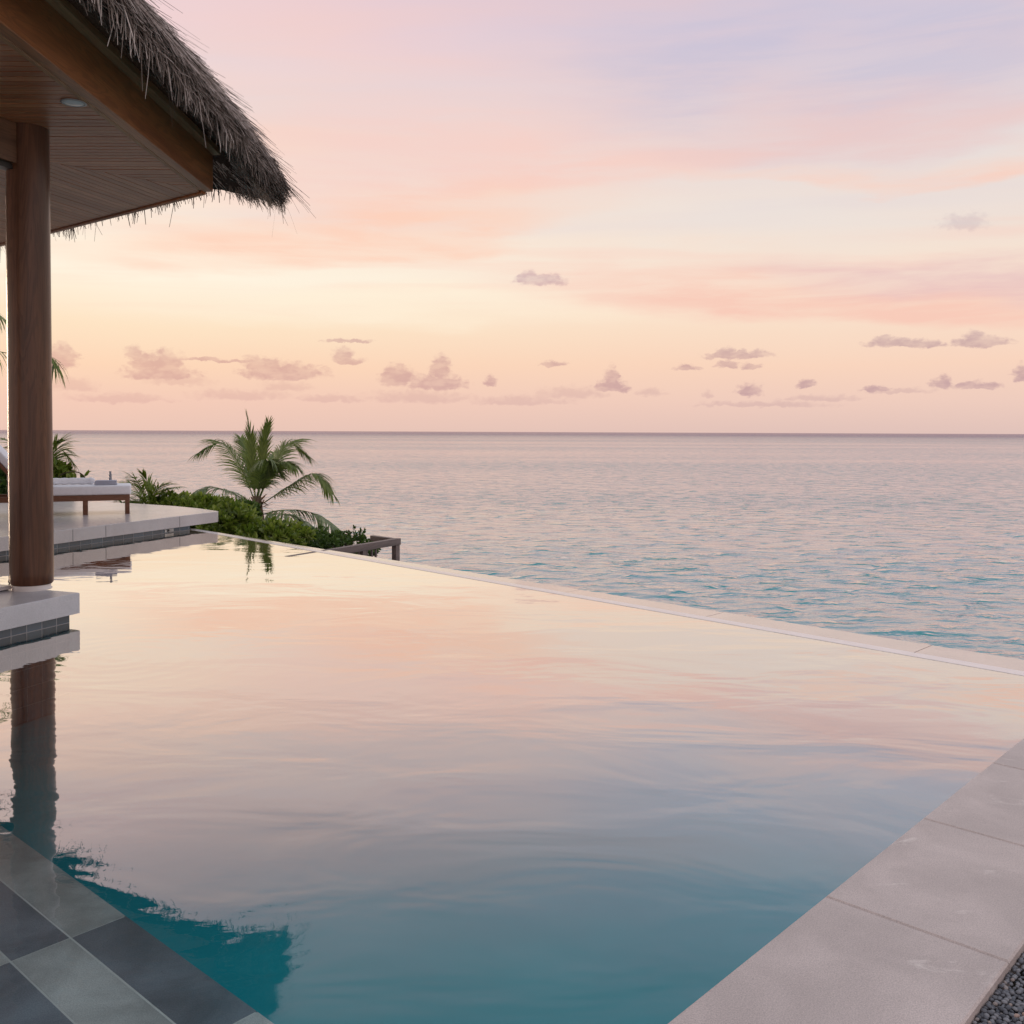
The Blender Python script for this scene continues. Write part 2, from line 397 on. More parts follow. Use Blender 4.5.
# pool water: clear, faintly tinted, mirror-like towards grazing
m, t, out = mat('pool_water')
g = t.new('ShaderNodeNewGeometry').outputs['Position']
def mp(v, loc=(0, 0, 0), r=0, sc=(1, 1, 1)): return t.new('ShaderNodeMapping', ins={0: v, 1: loc, 2: (0, 0, r), 3: sc}).outputs[0]
swell = t.noise(mp(g, (0, 0, 0), R_(25), (.75, 1.5, 1)), 1.25, 3, .45, .5).outputs[0]
rip = t.noise(mp(g, (0, 0, 0), R_(-14), (1, 1.6, 1)), 5.5, 3, .5, .4).outputs[0]
calm = t.rng(t.noise(mp(g, (3, 1, 0), 0, (.5, .8, 1)), .8, 2, .5).outputs[0], .40, .62, .35, 1.0)
fr_ = t.noise(mp(g, (0, 0, 0), R_(8), (1, 1.5, 1)), 24, 2, .5).outputs[0]
rc = Vector((-2.75, 6.55, 0))                                        # spreading rings beside the plinth
dist = t.vmath('LENGTH', t.vmath('SUBTRACT', g, tuple(rc)))
ring = t.math('MULTIPLY', t.math('SINE', t.math('MULTIPLY', dist, 42)), t.math('POWER', 2.718, t.math('MULTIPLY', t.math('MULTIPLY', dist, dist), -1.1)))
rc2 = Vector((1.9, 6.6, 0))
dist2 = t.vmath('LENGTH', t.vmath('MULTIPLY', t.vmath('SUBTRACT', g, tuple(rc2)), (.6, 1, 1)))
ring2 = t.math('MULTIPLY', t.math('SINE', t.math('MULTIPLY', dist2, 26)), t.math('POWER', 2.718, t.math('MULTIPLY', t.math('MULTIPLY', dist2, dist2), -.55)))
nearf = t.rng(t.vmath('LENGTH', t.vmath('SUBTRACT', g, (.8, 3.6, 0))), 5.5, 2.0, .75, 1.25)
hgt = t.math('ADD', t.math('MULTIPLY', t.math('MULTIPLY', swell, .0060), nearf), t.math('MULTIPLY', t.math('MULTIPLY', rip, calm), .00045))
hgt = t.math('ADD', hgt, t.math('MULTIPLY', fr_, .00004))
hgt = t.math('ADD', hgt, t.math('MULTIPLY', ring, .00016))
hgt = t.math('ADD', hgt, t.math('MULTIPLY', ring2, .00022))
nb = bump(t, hgt, 1.0, 1.0)
fr = t.new('ShaderNodeFresnel', ins={'IOR': 1.33, 'Normal': nb}).outputs[0]
refl = t.ramp(fr, [(0, .02), (.05, .08), (.075, .20), (.12, .48), (.2, .76), (.4, .93), (1, 1)])
gl = t.new('ShaderNodeBsdfGlossy', ins={'Color': (1, .935, .875, 1), 'Roughness': 0.015, 'Normal': nb})
tr = t.new('ShaderNodeBsdfTransparent', ins={'Color': (.88, .97, .98, 1)})
t.l.new(t.new('ShaderNodeMixShader', ins={0: refl, 1: tr.outputs[0], 2: gl.outputs[0]}).outputs[0], out.inputs[0]); M['water'] = m

# sea
m, t, out = mat('sea_water')
g = t.new('ShaderNodeNewGeometry').outputs['Position']
def mp(v, loc=(0, 0, 0), r=0, sc=(1, 1, 1)): return t.new('ShaderNodeMapping', ins={0: v, 1: loc, 2: (0, 0, r), 3: sc}).outputs[0]
b1 = t.noise(mp(g, (0, 0, 0), R_(6), (.55, 1.3, 1)), 1.1, 4, .6, .3).outputs[0]
b2 = t.noise(mp(g, (0, 0, 0), R_(-12), (.7, 1.3, 1)), 4.2, 3, .55).outputs[0]
gust = t.noise(mp(g, (0, 0, 0), R_(3), (.25, 1, 1)), .008, 4, .6).outputs[0]
far_ = t.rng(t.vmath('LENGTH', g), 250, 3000)                       # rises with distance: stronger chop, darker mauve-blue body, weaker reflection
h = t.math('ADD', t.math('MULTIPLY', b1, .11), t.math('MULTIPLY', b2, .020))
b0 = t.noise(mp(g, (5, 0, 0), R_(-4), (.75, 1.3, 1)), .62, 3, .5, .5).outputs[0]
h = t.math('ADD', h, t.math('MULTIPLY', t.math('POWER', t.rng(b0, .42, .85), 1.5), .24))
h = t.math('MULTIPLY', h, t.math('ADD', t.rng(gust, .32, .68, .45, 1.5), t.math('MULTIPLY', far_, 1.2)))
nb = bump(t, h, 1.0, 1.0)
fr = t.new('ShaderNodeFresnel', ins={'IOR': 1.33, 'Normal': nb}).outputs[0]
refl = t.ramp(fr, [(0, .02), (.05, .06), (.1, .20), (.2, .44), (.4, .72), (1, .94)])
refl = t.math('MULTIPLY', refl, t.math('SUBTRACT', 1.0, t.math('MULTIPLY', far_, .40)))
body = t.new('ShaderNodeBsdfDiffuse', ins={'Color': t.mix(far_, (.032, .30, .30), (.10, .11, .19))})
gl = t.new('ShaderNodeBsdfGlossy', ins={'Color': (.93, .88, .93, 1), 'Roughness': .05, 'Normal': nb})
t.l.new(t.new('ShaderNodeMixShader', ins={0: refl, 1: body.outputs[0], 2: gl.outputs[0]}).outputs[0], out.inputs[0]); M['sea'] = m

# thatch
m, t, out = mat('weathered_thatch')
isl = t.new('ShaderNodeNewGeometry').outputs['Random Per Island']
c = t.ramp(isl, [(0, (.05, .035, .025)), (.3, (.16, .120, .095)), (.7, (.37, .305, .265)), (1, (.68, .59, .53))])
pbr(t, out, c, .75, spec=.25); M['thatch'] = m
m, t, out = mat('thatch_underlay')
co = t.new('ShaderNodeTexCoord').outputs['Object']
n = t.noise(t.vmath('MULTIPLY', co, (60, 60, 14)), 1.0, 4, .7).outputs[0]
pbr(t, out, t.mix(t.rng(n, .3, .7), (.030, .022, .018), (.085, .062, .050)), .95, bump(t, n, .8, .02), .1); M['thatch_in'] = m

# pebbles
m, t, out = mat('pebbles')
isl = t.new('ShaderNodeNewGeometry').outputs['Random Per Island']
c = t.ramp(isl, [(0, (.07, .076, .09)), (.5, (.17, .18, .20)), (.86, (.29, .295, .31)), (.94, (.36, .29, .25)), (1, (.52, .36, .29))])
co = t.new('ShaderNodeTexCoord').outputs['Object']
c = t.mix(.4, c, t.ramp(t.noise(co, 260, 3, .6).outputs[0], [(.3, .5), (.7, 1.0)]), 'MULTIPLY')
pbr(t, out, c, .5, spec=.4); M['pebble'] = m

# ================================================================== SETTING
SEA = -6.4
# sea: one sheet that fans out from the shore to the horizon, with real waves near by
def waves(x, y, spacing):
    z = np.zeros_like(x); rs = np.random.RandomState(3)
    comps = [(22, .022), (12, .022), (7, .024), (4.6, .028), (3.2, .028), (2.3, .025), (1.6, .020), (1.15, .015), (.8, .010)]
    for L, a in comps:
        for k in range(4):
            th = R_(-78)+rs.normal(0, .7); lam = L*rs.uniform(.8, 1.25); kx, ky = math.cos(th)*2*math.pi/lam, math.sin(th)*2*math.pi/lam
            fade = np.clip((lam/spacing-1.4)/1.6, 0, 1)
            ph = kx*x+ky*y+rs.uniform(0, 6.28)+1.3*np.sin(x*ky*.11+y*kx*.13+rs.uniform(0, 6))
            patch = .62+.55*np.sin(x*.11+rs.uniform(0, 6)+1.7*np.sin(y*.05))*np.sin(y*.09+rs.uniform(0, 6)+1.3*np.sin(x*.06))
        z += a*.95*patch*fade*(2*np.power(.5+.5*np.sin(ph), 2.2)-.8)
    return z
ys = list(np.arange(470, 60, -.7))+list(np.arange(60, 1.0, -.55))+[.8, .5, .3, .18]
rr = np.array([8*FPX/v for v in ys]); dr = np.gradient(rr)
aa = np.radians(np.concatenate([np.linspace(-75, -32, 60, endpoint=False), np.linspace(-32, 32, 820), np.linspace(32, 75, 61)[1:]]))
Rg, Ag = np.meshgrid(rr, aa, indexing='ij'); Dg = np.repeat(dr[:, None], len(aa), 1)
sx, sy = Rg*np.sin(Ag), Rg*np.cos(Ag)
sz = waves(sx, sy, np.maximum(Dg, Rg*.0014*1.2))+SEA
nr, na = Rg.shape
verts = np.stack([sx, sy, sz], -1).reshape(-1, 3)
idx = np.arange(nr*na).reshape(nr, na)
quads = np.stack([idx[:-1, :-1], idx[1:, :-1], idx[1:, 1:], idx[:-1, 1:]], -1).reshape(-1, 4)[:, ::-1]
me = bpy.data.meshes.new('sea'); me.vertices.add(len(verts)); me.vertices.foreach_set('co', verts.ravel())
me.loops.add(quads.size); me.loops.foreach_set('vertex_index', quads.ravel().astype(np.int32))
me.polygons.add(len(quads)); me.polygons.foreach_set('loop_start', np.arange(0, quads.size, 4, dtype=np.int32))
me.polygons.foreach_set('use_smooth', np.ones(len(quads), dtype=bool)); me.update(calc_edges=True); me.materials.append(M['sea'])
o = bpy.data.objects.new('sea', me); COL.objects.link(o); tag(o, kind='structure')

# ---- pool geometry in plan
CU = Vector((.687, .7267)).normalized(); CN = Vector((CU.y, -CU.x))   # right coping direction and its outward normal
C0 = Vector((.412, 2.453)); CW = .573
OV = Vector((.713, -.701)).normalized(); ON = Vector((-OV.y, OV.x))   # infinity edge direction (towards the right), outward normal
O0 = Vector((-4.61, 14.717)); L0 = Vector((-4.60, 14.50)); L1 = Vector((3.39, 6.171)); LV = (L1-L0).normalized()
def isect(p, d, q, e):
    det = d.x*(-e.y)+e.x*d.y; r = q-p
    s = (r.x*(-e.y)+e.x*r.y)/det; return p+d*s
Lc = isect(L0, LV, C0, CU)                      # far corner of the water
Oc = isect(O0, OV, C0+CN*CW, CU)                # outer corner of the paving
Lw = L0-LV*6; Ow = O0-OV*6
near = C0-CU*6.5
pool = [tuple(near), tuple(Lc), tuple(Lw), (-14, 17), (-14, -2.2)]
def sheet(name, poly, z, m):
    b = MB(); b.add([(x, y, z) for x, y in poly], [tuple(range(len(poly)))]); return b.build(name, m)
tag(sheet('pool_water', pool, 0.0, M['water']), kind='structure')
# basin floor and walls
b = MB(); n = len(pool)
b.add([(x, y, -.72) for x, y in pool], [tuple(range(n))])
for i in range(n):
    (x0, y0), (x1, y1) = pool[i], pool[(i+1) % n]
    if i == 1: continue
    b.add([(x0, y0, -.72), (x1, y1, -.72), (x1, y1, -.012), (x0, y0, -.012)], [(0, 1, 2, 3)])
b.add([(pool[1][0], pool[1][1], -.72), (pool[2][0], pool[2][1], -.72), (pool[2][0], pool[2][1], -.004), (pool[1][0], pool[1][1], -.004)], [(0, 1, 2, 3)])
tag(b.build('pool_basin', M['plaster']), kind='structure')

# right coping: sawn slabs butted with a fine joint
cop = thing('pool_coping', (C0.x, C0.y, 0), 'row of pale pinkish stone slabs edging the pool beside the pebbles', 'pool coping')
k0 = (Vector((1.066, 3.15))-C0).dot(CU); SL = .895
ends = [k0-.40-SL*k for k in range(7, 0, -1)]+[k0+SL*k for k in range(0, 6)]
kmax = (Oc-C0-CN*CW).dot(CU)
for a, c in zip(ends[:-1], ends[1:]):
    if a > kmax: break
    g_ = .0022
    p = [C0+CU*(a+g_), C0+CN*CW+CU*(a+g_), C0+CN*CW+CU*(c-g_), C0+CU*(c-g_)]
    p = [(q.x, q.y) for q in p]
    cut = clip(p, Lc+LV*0.004, Vector((LV.y, -LV.x)) if Vector((LV.y, -LV.x)).dot(near-Lc) > 0 else Vector((-LV.y, LV.x)))
    if len(cut) < 3: continue
    mb = MB(); mb.prism(cut, -.045, .03, .006); mb.build('slab', M['coping'], cop)
mb = MB(); e = .012
p = [C0+CN*e-CU*6, C0+CN*(CW-e)-CU*6, C0+CN*(CW-e)+CU*3.9, C0+CN*e+CU*3.9]
mb.prism([(q.x, q.y) for q in p], -.71, -.047); mb.build('bedding', M['wall'], cop)

# infinity edge: white glazed lip, then pinkish slabs, then the outer wall
ie = thing('infinity_edge', (0, 9.8, 0), 'long wet stone overflow edge of the pool above the sea', 'pool edge')
LN = Vector((-LV.y, LV.x))
def seg(s0, s1, off0, off1):                     # quad between lip line and outer line at stations along LV
    return [(q.x, q.y) for q in (L0+LV*s0+LN*off0, L0+LV*s1+LN*off0, L0+LV*s1+LN*off1, L0+LV*s0+LN*off1)]
Ltot = (Lc-L0).dot(LV)
mb = MB(); mb.prism(seg(-6, Ltot+.3, 0, .12), -.12, .003, .0015); mb.build('lip', M['lip'], ie)
sts = [-6, -4.3, -2.55, -.8, .95, 2.7, 4.45]
for q in ((.827, 9.608), (1.924, 8.347), (3.169, 7.037)): sts.append((Vector(q)-L0).dot(LV))
sts.append(sts[-1]+1.75); sts.append(sts[-1]+1.75)
for a, c in zip(sts[:-1], sts[1:]):
    c_ = min(c, Ltot+2.2)
    if a >= c_: break
    p0_ = L0+LV*(a+.003)+LN*.1205; p1_ = L0+LV*(c_-.003)+LN*.1205
    q0 = isect(p0_, ON, O0, OV); q1 = isect(p1_, ON, O0, OV)
    poly = [tuple(p0_), tuple(p1_), tuple(q1), tuple(q0)]
    cu2 = clip(poly, C0+CN*CW, -CN)
    if len(cu2) > 2: mb = MB(); mb.prism(cu2, -.05, .0015, .001); mb.build('slab', M['edge'], ie)
mb = MB()
p = [Ow-ON*.02, Oc-ON*.02+OV*.0, Oc-ON*.14, Ow-ON*.14]
mb.prism([(q.x, q.y) for q in p][::-1], -3.2, -.052); mb.build('outer_wall', M['wall'], ie)

# submerged ledge with large light and dark tiles, bottom left
led = thing('tiled_ledge', (-1.4, 3.0, -.06), 'shallow pool ledge paved with light and dark grey square tiles', 'pool ledge')
e0, e1 = atz(10, 832, -.06).xy, atz(255, 1010, -.06).xy
j0, j1 = atz(0, 880, -.06).xy, atz(175, 1024, -.06).xy
EV = (e1-e0).normalized(); EN = Vector((-EV.y, EV.x))
if EN.dot(j0-e0) < 0: EN = -EN
TW = abs((j1-e0).dot(EN))
cr_ = atz(70, 938, -.06).xy; sc_ = (cr_-e0).dot(EV); TL = .62
tcols = {'tile_light': (.78, .745, .70), 'tile_dark': (.33, .345, .38)}
for nm, bcol in tcols.items(): M[nm] = stone(nm, bcol, var=.38, rough=.45, speck=True, wash=.0)
stn = [sc_-4.4, sc_-3.3, sc_-2.2, sc_-1.1, sc_, sc_+.79, sc_+1.6, sc_+2.4, sc_+3.2]
for j in range(8):
    for i in range(0, 6):
        g_ = .0025
        a0, a1 = stn[j]+g_, stn[j+1]-g_; b0, b1 = i*TW+(0 if i == 0 else .0035), (i+1)*TW-.0035
        poly = [tuple(e0+EV*a+EN*b_) for a, b_ in ((a0, b0), (a1, b0), (a1, b1), (a0, b1))]
        ar = sum(poly[k][0]*poly[(k+1) % 4][1]-poly[(k+1) % 4][0]*poly[k][1] for k in range(4))
        if ar < 0: poly = poly[::-1]
        cu2 = clip(poly, C0-CN*.01, -CN)
        if len(cu2) < 3: continue
        mb = MB(); mb.prism(cu2, -.09, -.06); mb.build('tile', M['tile_light' if (i+j+1) % 2 == 0 else 'tile_dark'], led)
M['grout'] = plain('pale_grout', (.80, .77, .72), .8)
mb = MB(); poly = [tuple(e0+EV*a+EN*b_) for a, b_ in ((stn[0], .004), (stn[-1], .004), (stn[-1], 6*TW), (stn[0], 6*TW))]
ar = sum(poly[k][0]*poly[(k+1) % 4][1]-poly[(k+1) % 4][0]*poly[k][1] for k in range(4))
if ar < 0: poly = poly[::-1]
poly = clip(poly, C0-CN*.012, -CN)
mb.prism(poly, -.71, -.0608); mb.build('ledge_base', M['grout'], led)

# gravel bed on the right
gb = [tuple(C0+CN*(CW+.001)-CU*6), tuple(C0+CN*(CW+5)-CU*6), tuple(C0+CN*(CW+5)+CU*3.6), tuple(C0+CN*(CW+.001)+CU*3.6)]
tag(sheet('ground', gb, -.045, M['soil']), kind='structure')
mb = MB(); ph = (1+5**.5)/2
ico = [Vector(v).normalized() for v in ((-1, ph, 0), (1, ph, 0), (-1, -ph, 0), (1, -ph, 0), (0, -1, ph), (0, 1, ph), (0, -1, -ph), (0, 1, -ph), (ph, 0, -1), (ph, 0, 1), (-ph, 0, -1), (-ph, 0, 1))]
icf = [(0, 11, 5), (0, 5, 1), (0, 1, 7), (0, 7, 10), (0, 10, 11), (1, 5, 9), (5, 11, 4), (11, 10, 2), (10, 7, 6), (7, 1, 8), (3, 9, 4), (3, 4, 2), (3, 2, 6), (3, 6, 8), (3, 8, 9), (4, 9, 5), (2, 4, 11), (6, 2, 10), (8, 6, 7), (9, 8, 1)]
def subdiv(vs, fs):
    vs = list(vs); c = {}; out = []
    def mid(a, b_):
        k = (min(a, b_), max(a, b_))
        if k not in c: vs.append(((vs[a]+vs[b_])/2).normalized()); c[k] = len(vs)-1
        return c[k]
    for a, b_, d in fs: x, y, z = mid(a, b_), mid(b_, d), mid(d, a); out += [(a, x, z), (b_, y, x), (d, z, y), (x, y, z)]
    return vs, out
icv2, icf2 = subdiv(ico, icf)
sp = .0145
for i in range(75):
    for j in range(-70, 150):
        for layer in range(2):
            s_ = i*sp*1.0+random.uniform(-.004, .004)+.009+layer*.006; u_ = j*sp+random.uniform(-.004, .004)+layer*.007
            c = C0+CN*(CW+s_)+CU*u_
            r = random.uniform(.0058, .0095); z = .001+random.uniform(-.004, .003)-layer*.009
            ax = (r*random.uniform(.85, 1.25), r*random.uniform(.75, 1.0), r*random.uniform(.6, .8)); th = random.uniform(0, 6.28); ct, s2 = math.cos(th), math.sin(th)
            tl = random.uniform(-.3, .3)
            fine_ = layer == 0 and i < 25 and -40 < j < 60
            V_, F_ = (icv2, icf2) if fine_ else (ico, icf)
            if layer == 1 and not (i < 25 and -40 < j < 60): continue
            mb.add([(c.x+v.x*ax[0]*ct-v.y*ax[1]*s2, c.y+v.x*ax[0]*s2+v.y*ax[1]*ct, z+v.z*ax[2]+v.x*ax[0]*tl) for v in V_], F_, True)
o = mb.build('gravel', M['pebble']); tag(o, 'small rounded dark grey pebbles beside the stone coping', 'gravel', kind='stuff')

# terrain below the terrace on the left, falling to the sea
def ground_h(x, y):
    d = (x*ON.x+y*ON.y)-O0.dot(ON)                     # metres beyond the infinity edge
    along = Vector((x, y)).dot(OV)-O0.dot(OV)          # metres to the right of the terrace corner
    z = -.75-.10*max(d, 0)-.38*max(0, d-4.0)-.02*max(d, 0)**2*.5
    z -= max(0, along-1.6)**1.35*.55
    z += .25*mnoise.noise(Vector((x*.35, y*.35, 0)))
    return max(z, SEA-1.5) if d > -.2 else -3.2
vs = []; fs = []; NX, NY = 90, 80
for j in range(NY):
    for i in range(NX):
        d = -.15+j*.45; al = -26+i*.5
        p = O0+ON*d+OV*al; vs.append((p.x, p.y, ground_h(p.x, p.y)))
for j in range(NY-1):
    for i in range(NX-1): a = j*NX+i; fs.append((a, a+1, a+NX+1, a+NX))
mb = MB(); mb.add(vs, fs, True); tag(mb.build('hillside', M['soil']), kind='structure')

# ---- terrace upper left
ter = thing('stone_terrace', (-8, 13, 0), 'pale stone terrace with overhanging slab and tiled waterline under the lounger', 'terrace')
tz = .25
T0 = atz(218, 511.5, tz).xy
back_pts = [(x*1.0465, y*1.0465) for x, y in [(-4.70, 15.02), (-5.156, 15.515), (-5.746, 16.008), (-6.713, 16.585), (-8.2, 17.03), (-11.48, 17.61), (-16, 18.0)]]
front = [tuple(T0-U*12.5), tuple(T0-U*.02)]
tpoly = front+back_pts+[(-16, 3.2)]
mb = MB(); mb.prism(tpoly, tz-.175, tz, .006); mb.build('slab', M['terrace'], ter)
M['joint'] = plain('dark_joint', (.16, .15, .15), .8)
for px, py in ((22, 540), (76, 535), (108, 531), (178, 522)):          # fine vertical joints on the slab's face
    s_ = (T0-atz(px, py-6, tz).xy).dot(U); c = T0-U*s_+UN*.0005
    mb = MB(); mb.box((c.x, c.y, tz-.09), Vector((U.x, U.y, 0)), Vector((UN.x, UN.y, 0)), Vector((0, 0, 1)), .003, .002, .080); mb.build('joint', M['joint'], ter)
cI = isect(T0-UN*.07, U, L0, LV)
tb = [tuple(T0-U*12.5-UN*.07), tuple(cI)]+[(x*1.0465, y*1.0465) for x, y in ((-5.45, 14.85), (-5.9, 15.6), (-6.8, 16.4), (-8.2, 16.85), (-11.48, 17.45), (-15.9, 17.8), (-15.9, 3.3))]
mb = MB(); mb.prism(tb, -.71, tz-.177); mb.build('tile_band', M['tile_terrace'], ter)
for px in (170, 177.5):                                                # two pale inlet plates in the tile band
    s_ = (T0-atz(px, 533, 0).xy).dot(U); c = T0-U*s_-UN*.07+UN*.004
    mb = MB(); mb.box((c.x, c.y, .036), Vector((U.x, U.y, 0)), Vector((UN.x, UN.y, 0)), Vector((0, 0, 1)), .075, .004, .024); mb.build('skimmer_plate', M['light_glass'], ter)

# ---- plinth under the column and floor behind it
P0 = Vector((-3.600, 7.800)); US = -UN                                   # US runs back to the left
pl = thing('stone_plinth', (-4.2, 6.6, 0), 'grey stone plinth with blue-grey waterline tiles under the timber column', 'plinth')
pp = [tuple(P0-U*6.5+US*3), tuple(P0-U*6.5), tuple(P0), tuple(P0+US*.98), tuple(P0+US*.98-U*.0)]
pp = pp[:4]+[tuple(P0+US*3)]
pp = [tuple(P0-U*6.5), tuple(P0), tuple(P0+US*3), tuple(P0-U*6.5+US*3)]
mb = MB(); mb.prism(pp, .074, .245, .006); mb.build('cap', M['plinth'], pl)
q = inset(pp, .055); mb = MB(); mb.prism(q, -.71, .072); mb.build('tile_band', M['tile_plinth'], pl)
fl = thing('pavilion_floor', (-5.8, 7.5, .245), 'smooth pinkish raised floor with white edge left of the column', 'floor')
f0 = P0+US*.62-U*.22
fp = [tuple(f0-U*6), tuple(f0+U*.10), tuple(f0+US*2.3+U*.10), tuple(f0-U*6+US*2.3)]
mb = MB(); mb.prism(fp, .256, .286, .004); mb.build('paving', M['terrace'], fl)
q = inset(fp, .02); mb = MB(); mb.prism(q, .246, .2555); mb.build('shadow_gap', M['shadow_gap'], fl)

# ================================================================== PAVILION
pav = thing('thatched_pavilion', (-4.085, 7.974, .245), 'timber pavilion corner with thick grey thatched eave above the pool', 'pavilion')
cx, cy = -4.085, 7.974; SZ = 4.13
mb = MB(); rings = []
for k in range(40):
    z = .290+(SZ-.290)*k/39; rings.append((.171-.004*k/39, z))
mb.lathe((cx, cy, 0), [(.156, .290), (.168, .305)]+rings[1:], 56); col = mb.build('column', M['column'], pav)
mb = MB(); mb.lathe((cx, cy, .245), [(.155, 0), (.158, .008), (.148, .012), (.148, .050)], 48); mb.build('collar', M['white_metal'], pav)

# beams and boarded ceiling
Cn = Vector((-3.184, 10.049)); FD = Vector((-7.068+3.184, 13.031-10.049)).normalized()
FN = Vector((-FD.y, FD.x)); FN = FN if FN.dot(Vector((1, 1))) > 0 else -FN
Fe = Cn+FD*8
AX, AY, AZ = Vector((1, 0, 0)), Vector((0, 1, 0)), Vector((0, 0, 1))
y_end = .3
# eave beam that runs towards the viewer
mb = MB(); bw = .10
mb.box((Cn.x-bw/2, (Cn.y+y_end)/2, SZ+.195), AX, AY, AZ, bw/2, (Cn.y-y_end)/2, .195, .006); mb.build('eave_beam', M['beam'], pav)
mb = MB(); mb.box((Cn.x-bw-.022, (Cn.y+y_end)/2-.03, SZ+.010), AX, AY, AZ, .02, (Cn.y-y_end)/2-.05, .012, .003)
mb.box((Cn.x+.012, (Cn.y+y_end)/2+.015, SZ+.424), AX, AY, AZ, .068, (Cn.y-y_end)/2, .034, .004); mb.build('trim_board', M['trim'], pav)
# far eave beam
F3 = Vector((FD.x, FD.y, 0)); FN3 = Vector((FN.x, FN.y, 0))
mb = MB(); c = Cn+FD*4.06-FN*.04
mb.box((c.x, c.y, SZ+.14), F3, FN3, AZ, 3.95, .03, .155, .005); mb.build('far_eave_beam', M['beam'], pav)
# ceiling polygons
hipA = (Cn.x, Cn.y); hipB = Vector((-4.377, 8.957)); hd = (hipB-Cn).normalized(); hipC = Cn+hd*9
roofp = [(Cn.x-bw-.04, y_end), (Cn.x-bw-.04, Cn.y-.1), tuple(Cn-FN*.09+FD*.12), tuple(Fe-FN*.09), (-13.5, 12), (-13.5, y_end)]
hn = Vector((hd.y, -hd.x)); hn = hn if hn.dot(Vector((0, -1))) > 0 else -hn
pa = clip(roofp, Cn-hn*0+hn*.002, hn); pb = clip(roofp, Cn-hn*.002, -hn)
mb = MB()
for q in strips(pa, (1, 0), .092, .011):
    if sum(q[k][0]*q[(k+1) % len(q)][1]-q[(k+1) % len(q)][0]*q[k][1] for k in range(len(q))) < 0: q = q[::-1]
    mb.prism(q, SZ+random.uniform(-.0015, .0015), SZ+.02)
mb.build('ceiling_boards', M['soffit_a'], pav)
mb = MB()
for q in strips(pb, (.30, 1), .105, .008):
    if sum(q[k][0]*q[(k+1) % len(q)][1]-q[(k+1) % len(q)][0]*q[k][1] for k in range(len(q))) < 0: q = q[::-1]
    mb.prism(q, SZ+random.uniform(-.001, .001), SZ+.02)
mb.build('ceiling_boards', M['soffit_b'], pav)
mb = MB(); mb.prism(roofp, SZ+.022, SZ+.05); mb.build('ceiling_backing', M['shadow_gap'], pav)
# recessed lamp (unlit)
lc = atz(73.5, 102, SZ)
mb = MB(); mb.lathe((lc.x, lc.y, SZ-.006), [(.088, .004), (.094, -.002), (.078, -.006), (.070, .002)], 40); dl = mb.build('ceiling_lamp', M['steel'], pav)
mb = MB(); mb.lathe((lc.x, lc.y, SZ-.012), [(.002, -.004), (.05, -.003), (.075, .003)], 40); mb.build('lens', M['light_glass'], dl)
M['lintel'] = wood('lintel_wood', (.10, .045, .022), (.24, .12, .06), axis=tuple(Vector((U.x, U.y, 0))), rough=.45)
# lintel beam that meets the column from the left
U3 = Vector((U.x, U.y, 0)); N3 = Vector((UN.x, UN.y, 0))
hd_c = Vector((cx, cy, 0))-U3*.0
c = Vector((cx, cy, SZ-.17))-U3*3.1-N3*.03
mb = MB(); mb.box(c, U3, N3, AZ, 3.0, .085, .165, .006); mb.build('lintel', M['lintel'], pav)
mb = MB(); mb.box(c-AZ*.19, U3, N3, AZ, 2.98, .05, .022, .003); mb.build('door_track', M['shadow_gap'], pav)

M['dark_panel'] = wood('dark_panel', (.05, .028, .018), (.09, .05, .032), rough=.4)
mb = MB(); c = Vector((cx, cy, 0))-U3*3.35-N3*.03; mb.box((c.x, c.y, 2.02), U3, N3, AZ, 2.75, .03, 1.72, .004); mb.build('light_block_panel', M['dark_panel'], pav)  # out-of-view panel, added to block light from the column's left side
c = Vector((cx, cy, 0))-N3*4.6; mb = MB(); mb.box((c.x, c.y, 2.06), N3, U3, AZ, 3.5, .04, 1.78, .004); mb.build('light_block_panel', M['dark_panel'], pav)  # second unseen panel, put in to darken the left of the column further
# thatch: profile swept round the two eaves. s = outward from the beam face, z above the ceiling
prof = [(-.04, .50), (.12, .49), (.26, .38), (.42, .24), (.54, .15), (.63, .20), (.64, .34), (.54, .50), (.38, .68), (.15, .90), (-.30, 1.30), (-.9, 1.80), (-2.4, 2.95)]
def eave_pt(tpar, s, z):
    # tpar < 0: along the near eave (metres before the corner); > 0: along the far eave; corner blended
    if tpar <= 0: p = Vector((Cn.x, Cn.y+tpar)); nrm = Vector((1, 0)); bis = 0
    else: p = Cn+FD*tpar; nrm = FN
    m = (Vector((1, 0))+FN).normalized(); k = s/max(.4, m.dot(Vector((1, 0))))
    wgt = max(0, 1-abs(tpar)/.9)**1.5
    a = p+nrm*s
    if s >= -.7:
        cpt = Cn+m*(k if s < 0 else s*1.14); a = a.lerp(cpt+ (p-Cn)*.55, wgt)
    else:
        # towards the ridge both eaves meet on the hip
        cpt = Cn+m*k; a = a.lerp(cpt+(p-Cn)*.9, wgt)
    drop = (.16 if s > .2 else .02)*wgt-(.13*min(1, max(0, tpar-.15)/.8) if s > .2 else 0)
    return Vector((a.x, a.y, SZ+z-drop))
ts = [-(Cn.y-y_end)+i*.25 for i in range(int((Cn.y-y_end)/.25)+1)]
ts = [t_ for t_ in ts if t_ < -1.0]+[-1+.1*i for i in range(21)]+[1.1+.25*i for i in range(28)]
vs = []; fs = []; m_ = len(prof)
for i, tt in enumerate(ts):
    for j, (s_, z_) in enumerate(prof):
        p = eave_pt(tt, s_, z_)
        nz = .03*mnoise.noise(p*2.5) if 1 < j < 11 else 0
        vs.append((p.x+nz, p.y+nz, p.z+nz))
for i in range(len(ts)-1):
    for j in range(m_-1): a = i*m_+j; fs.append((a, a+m_, a+m_+1, a+1))
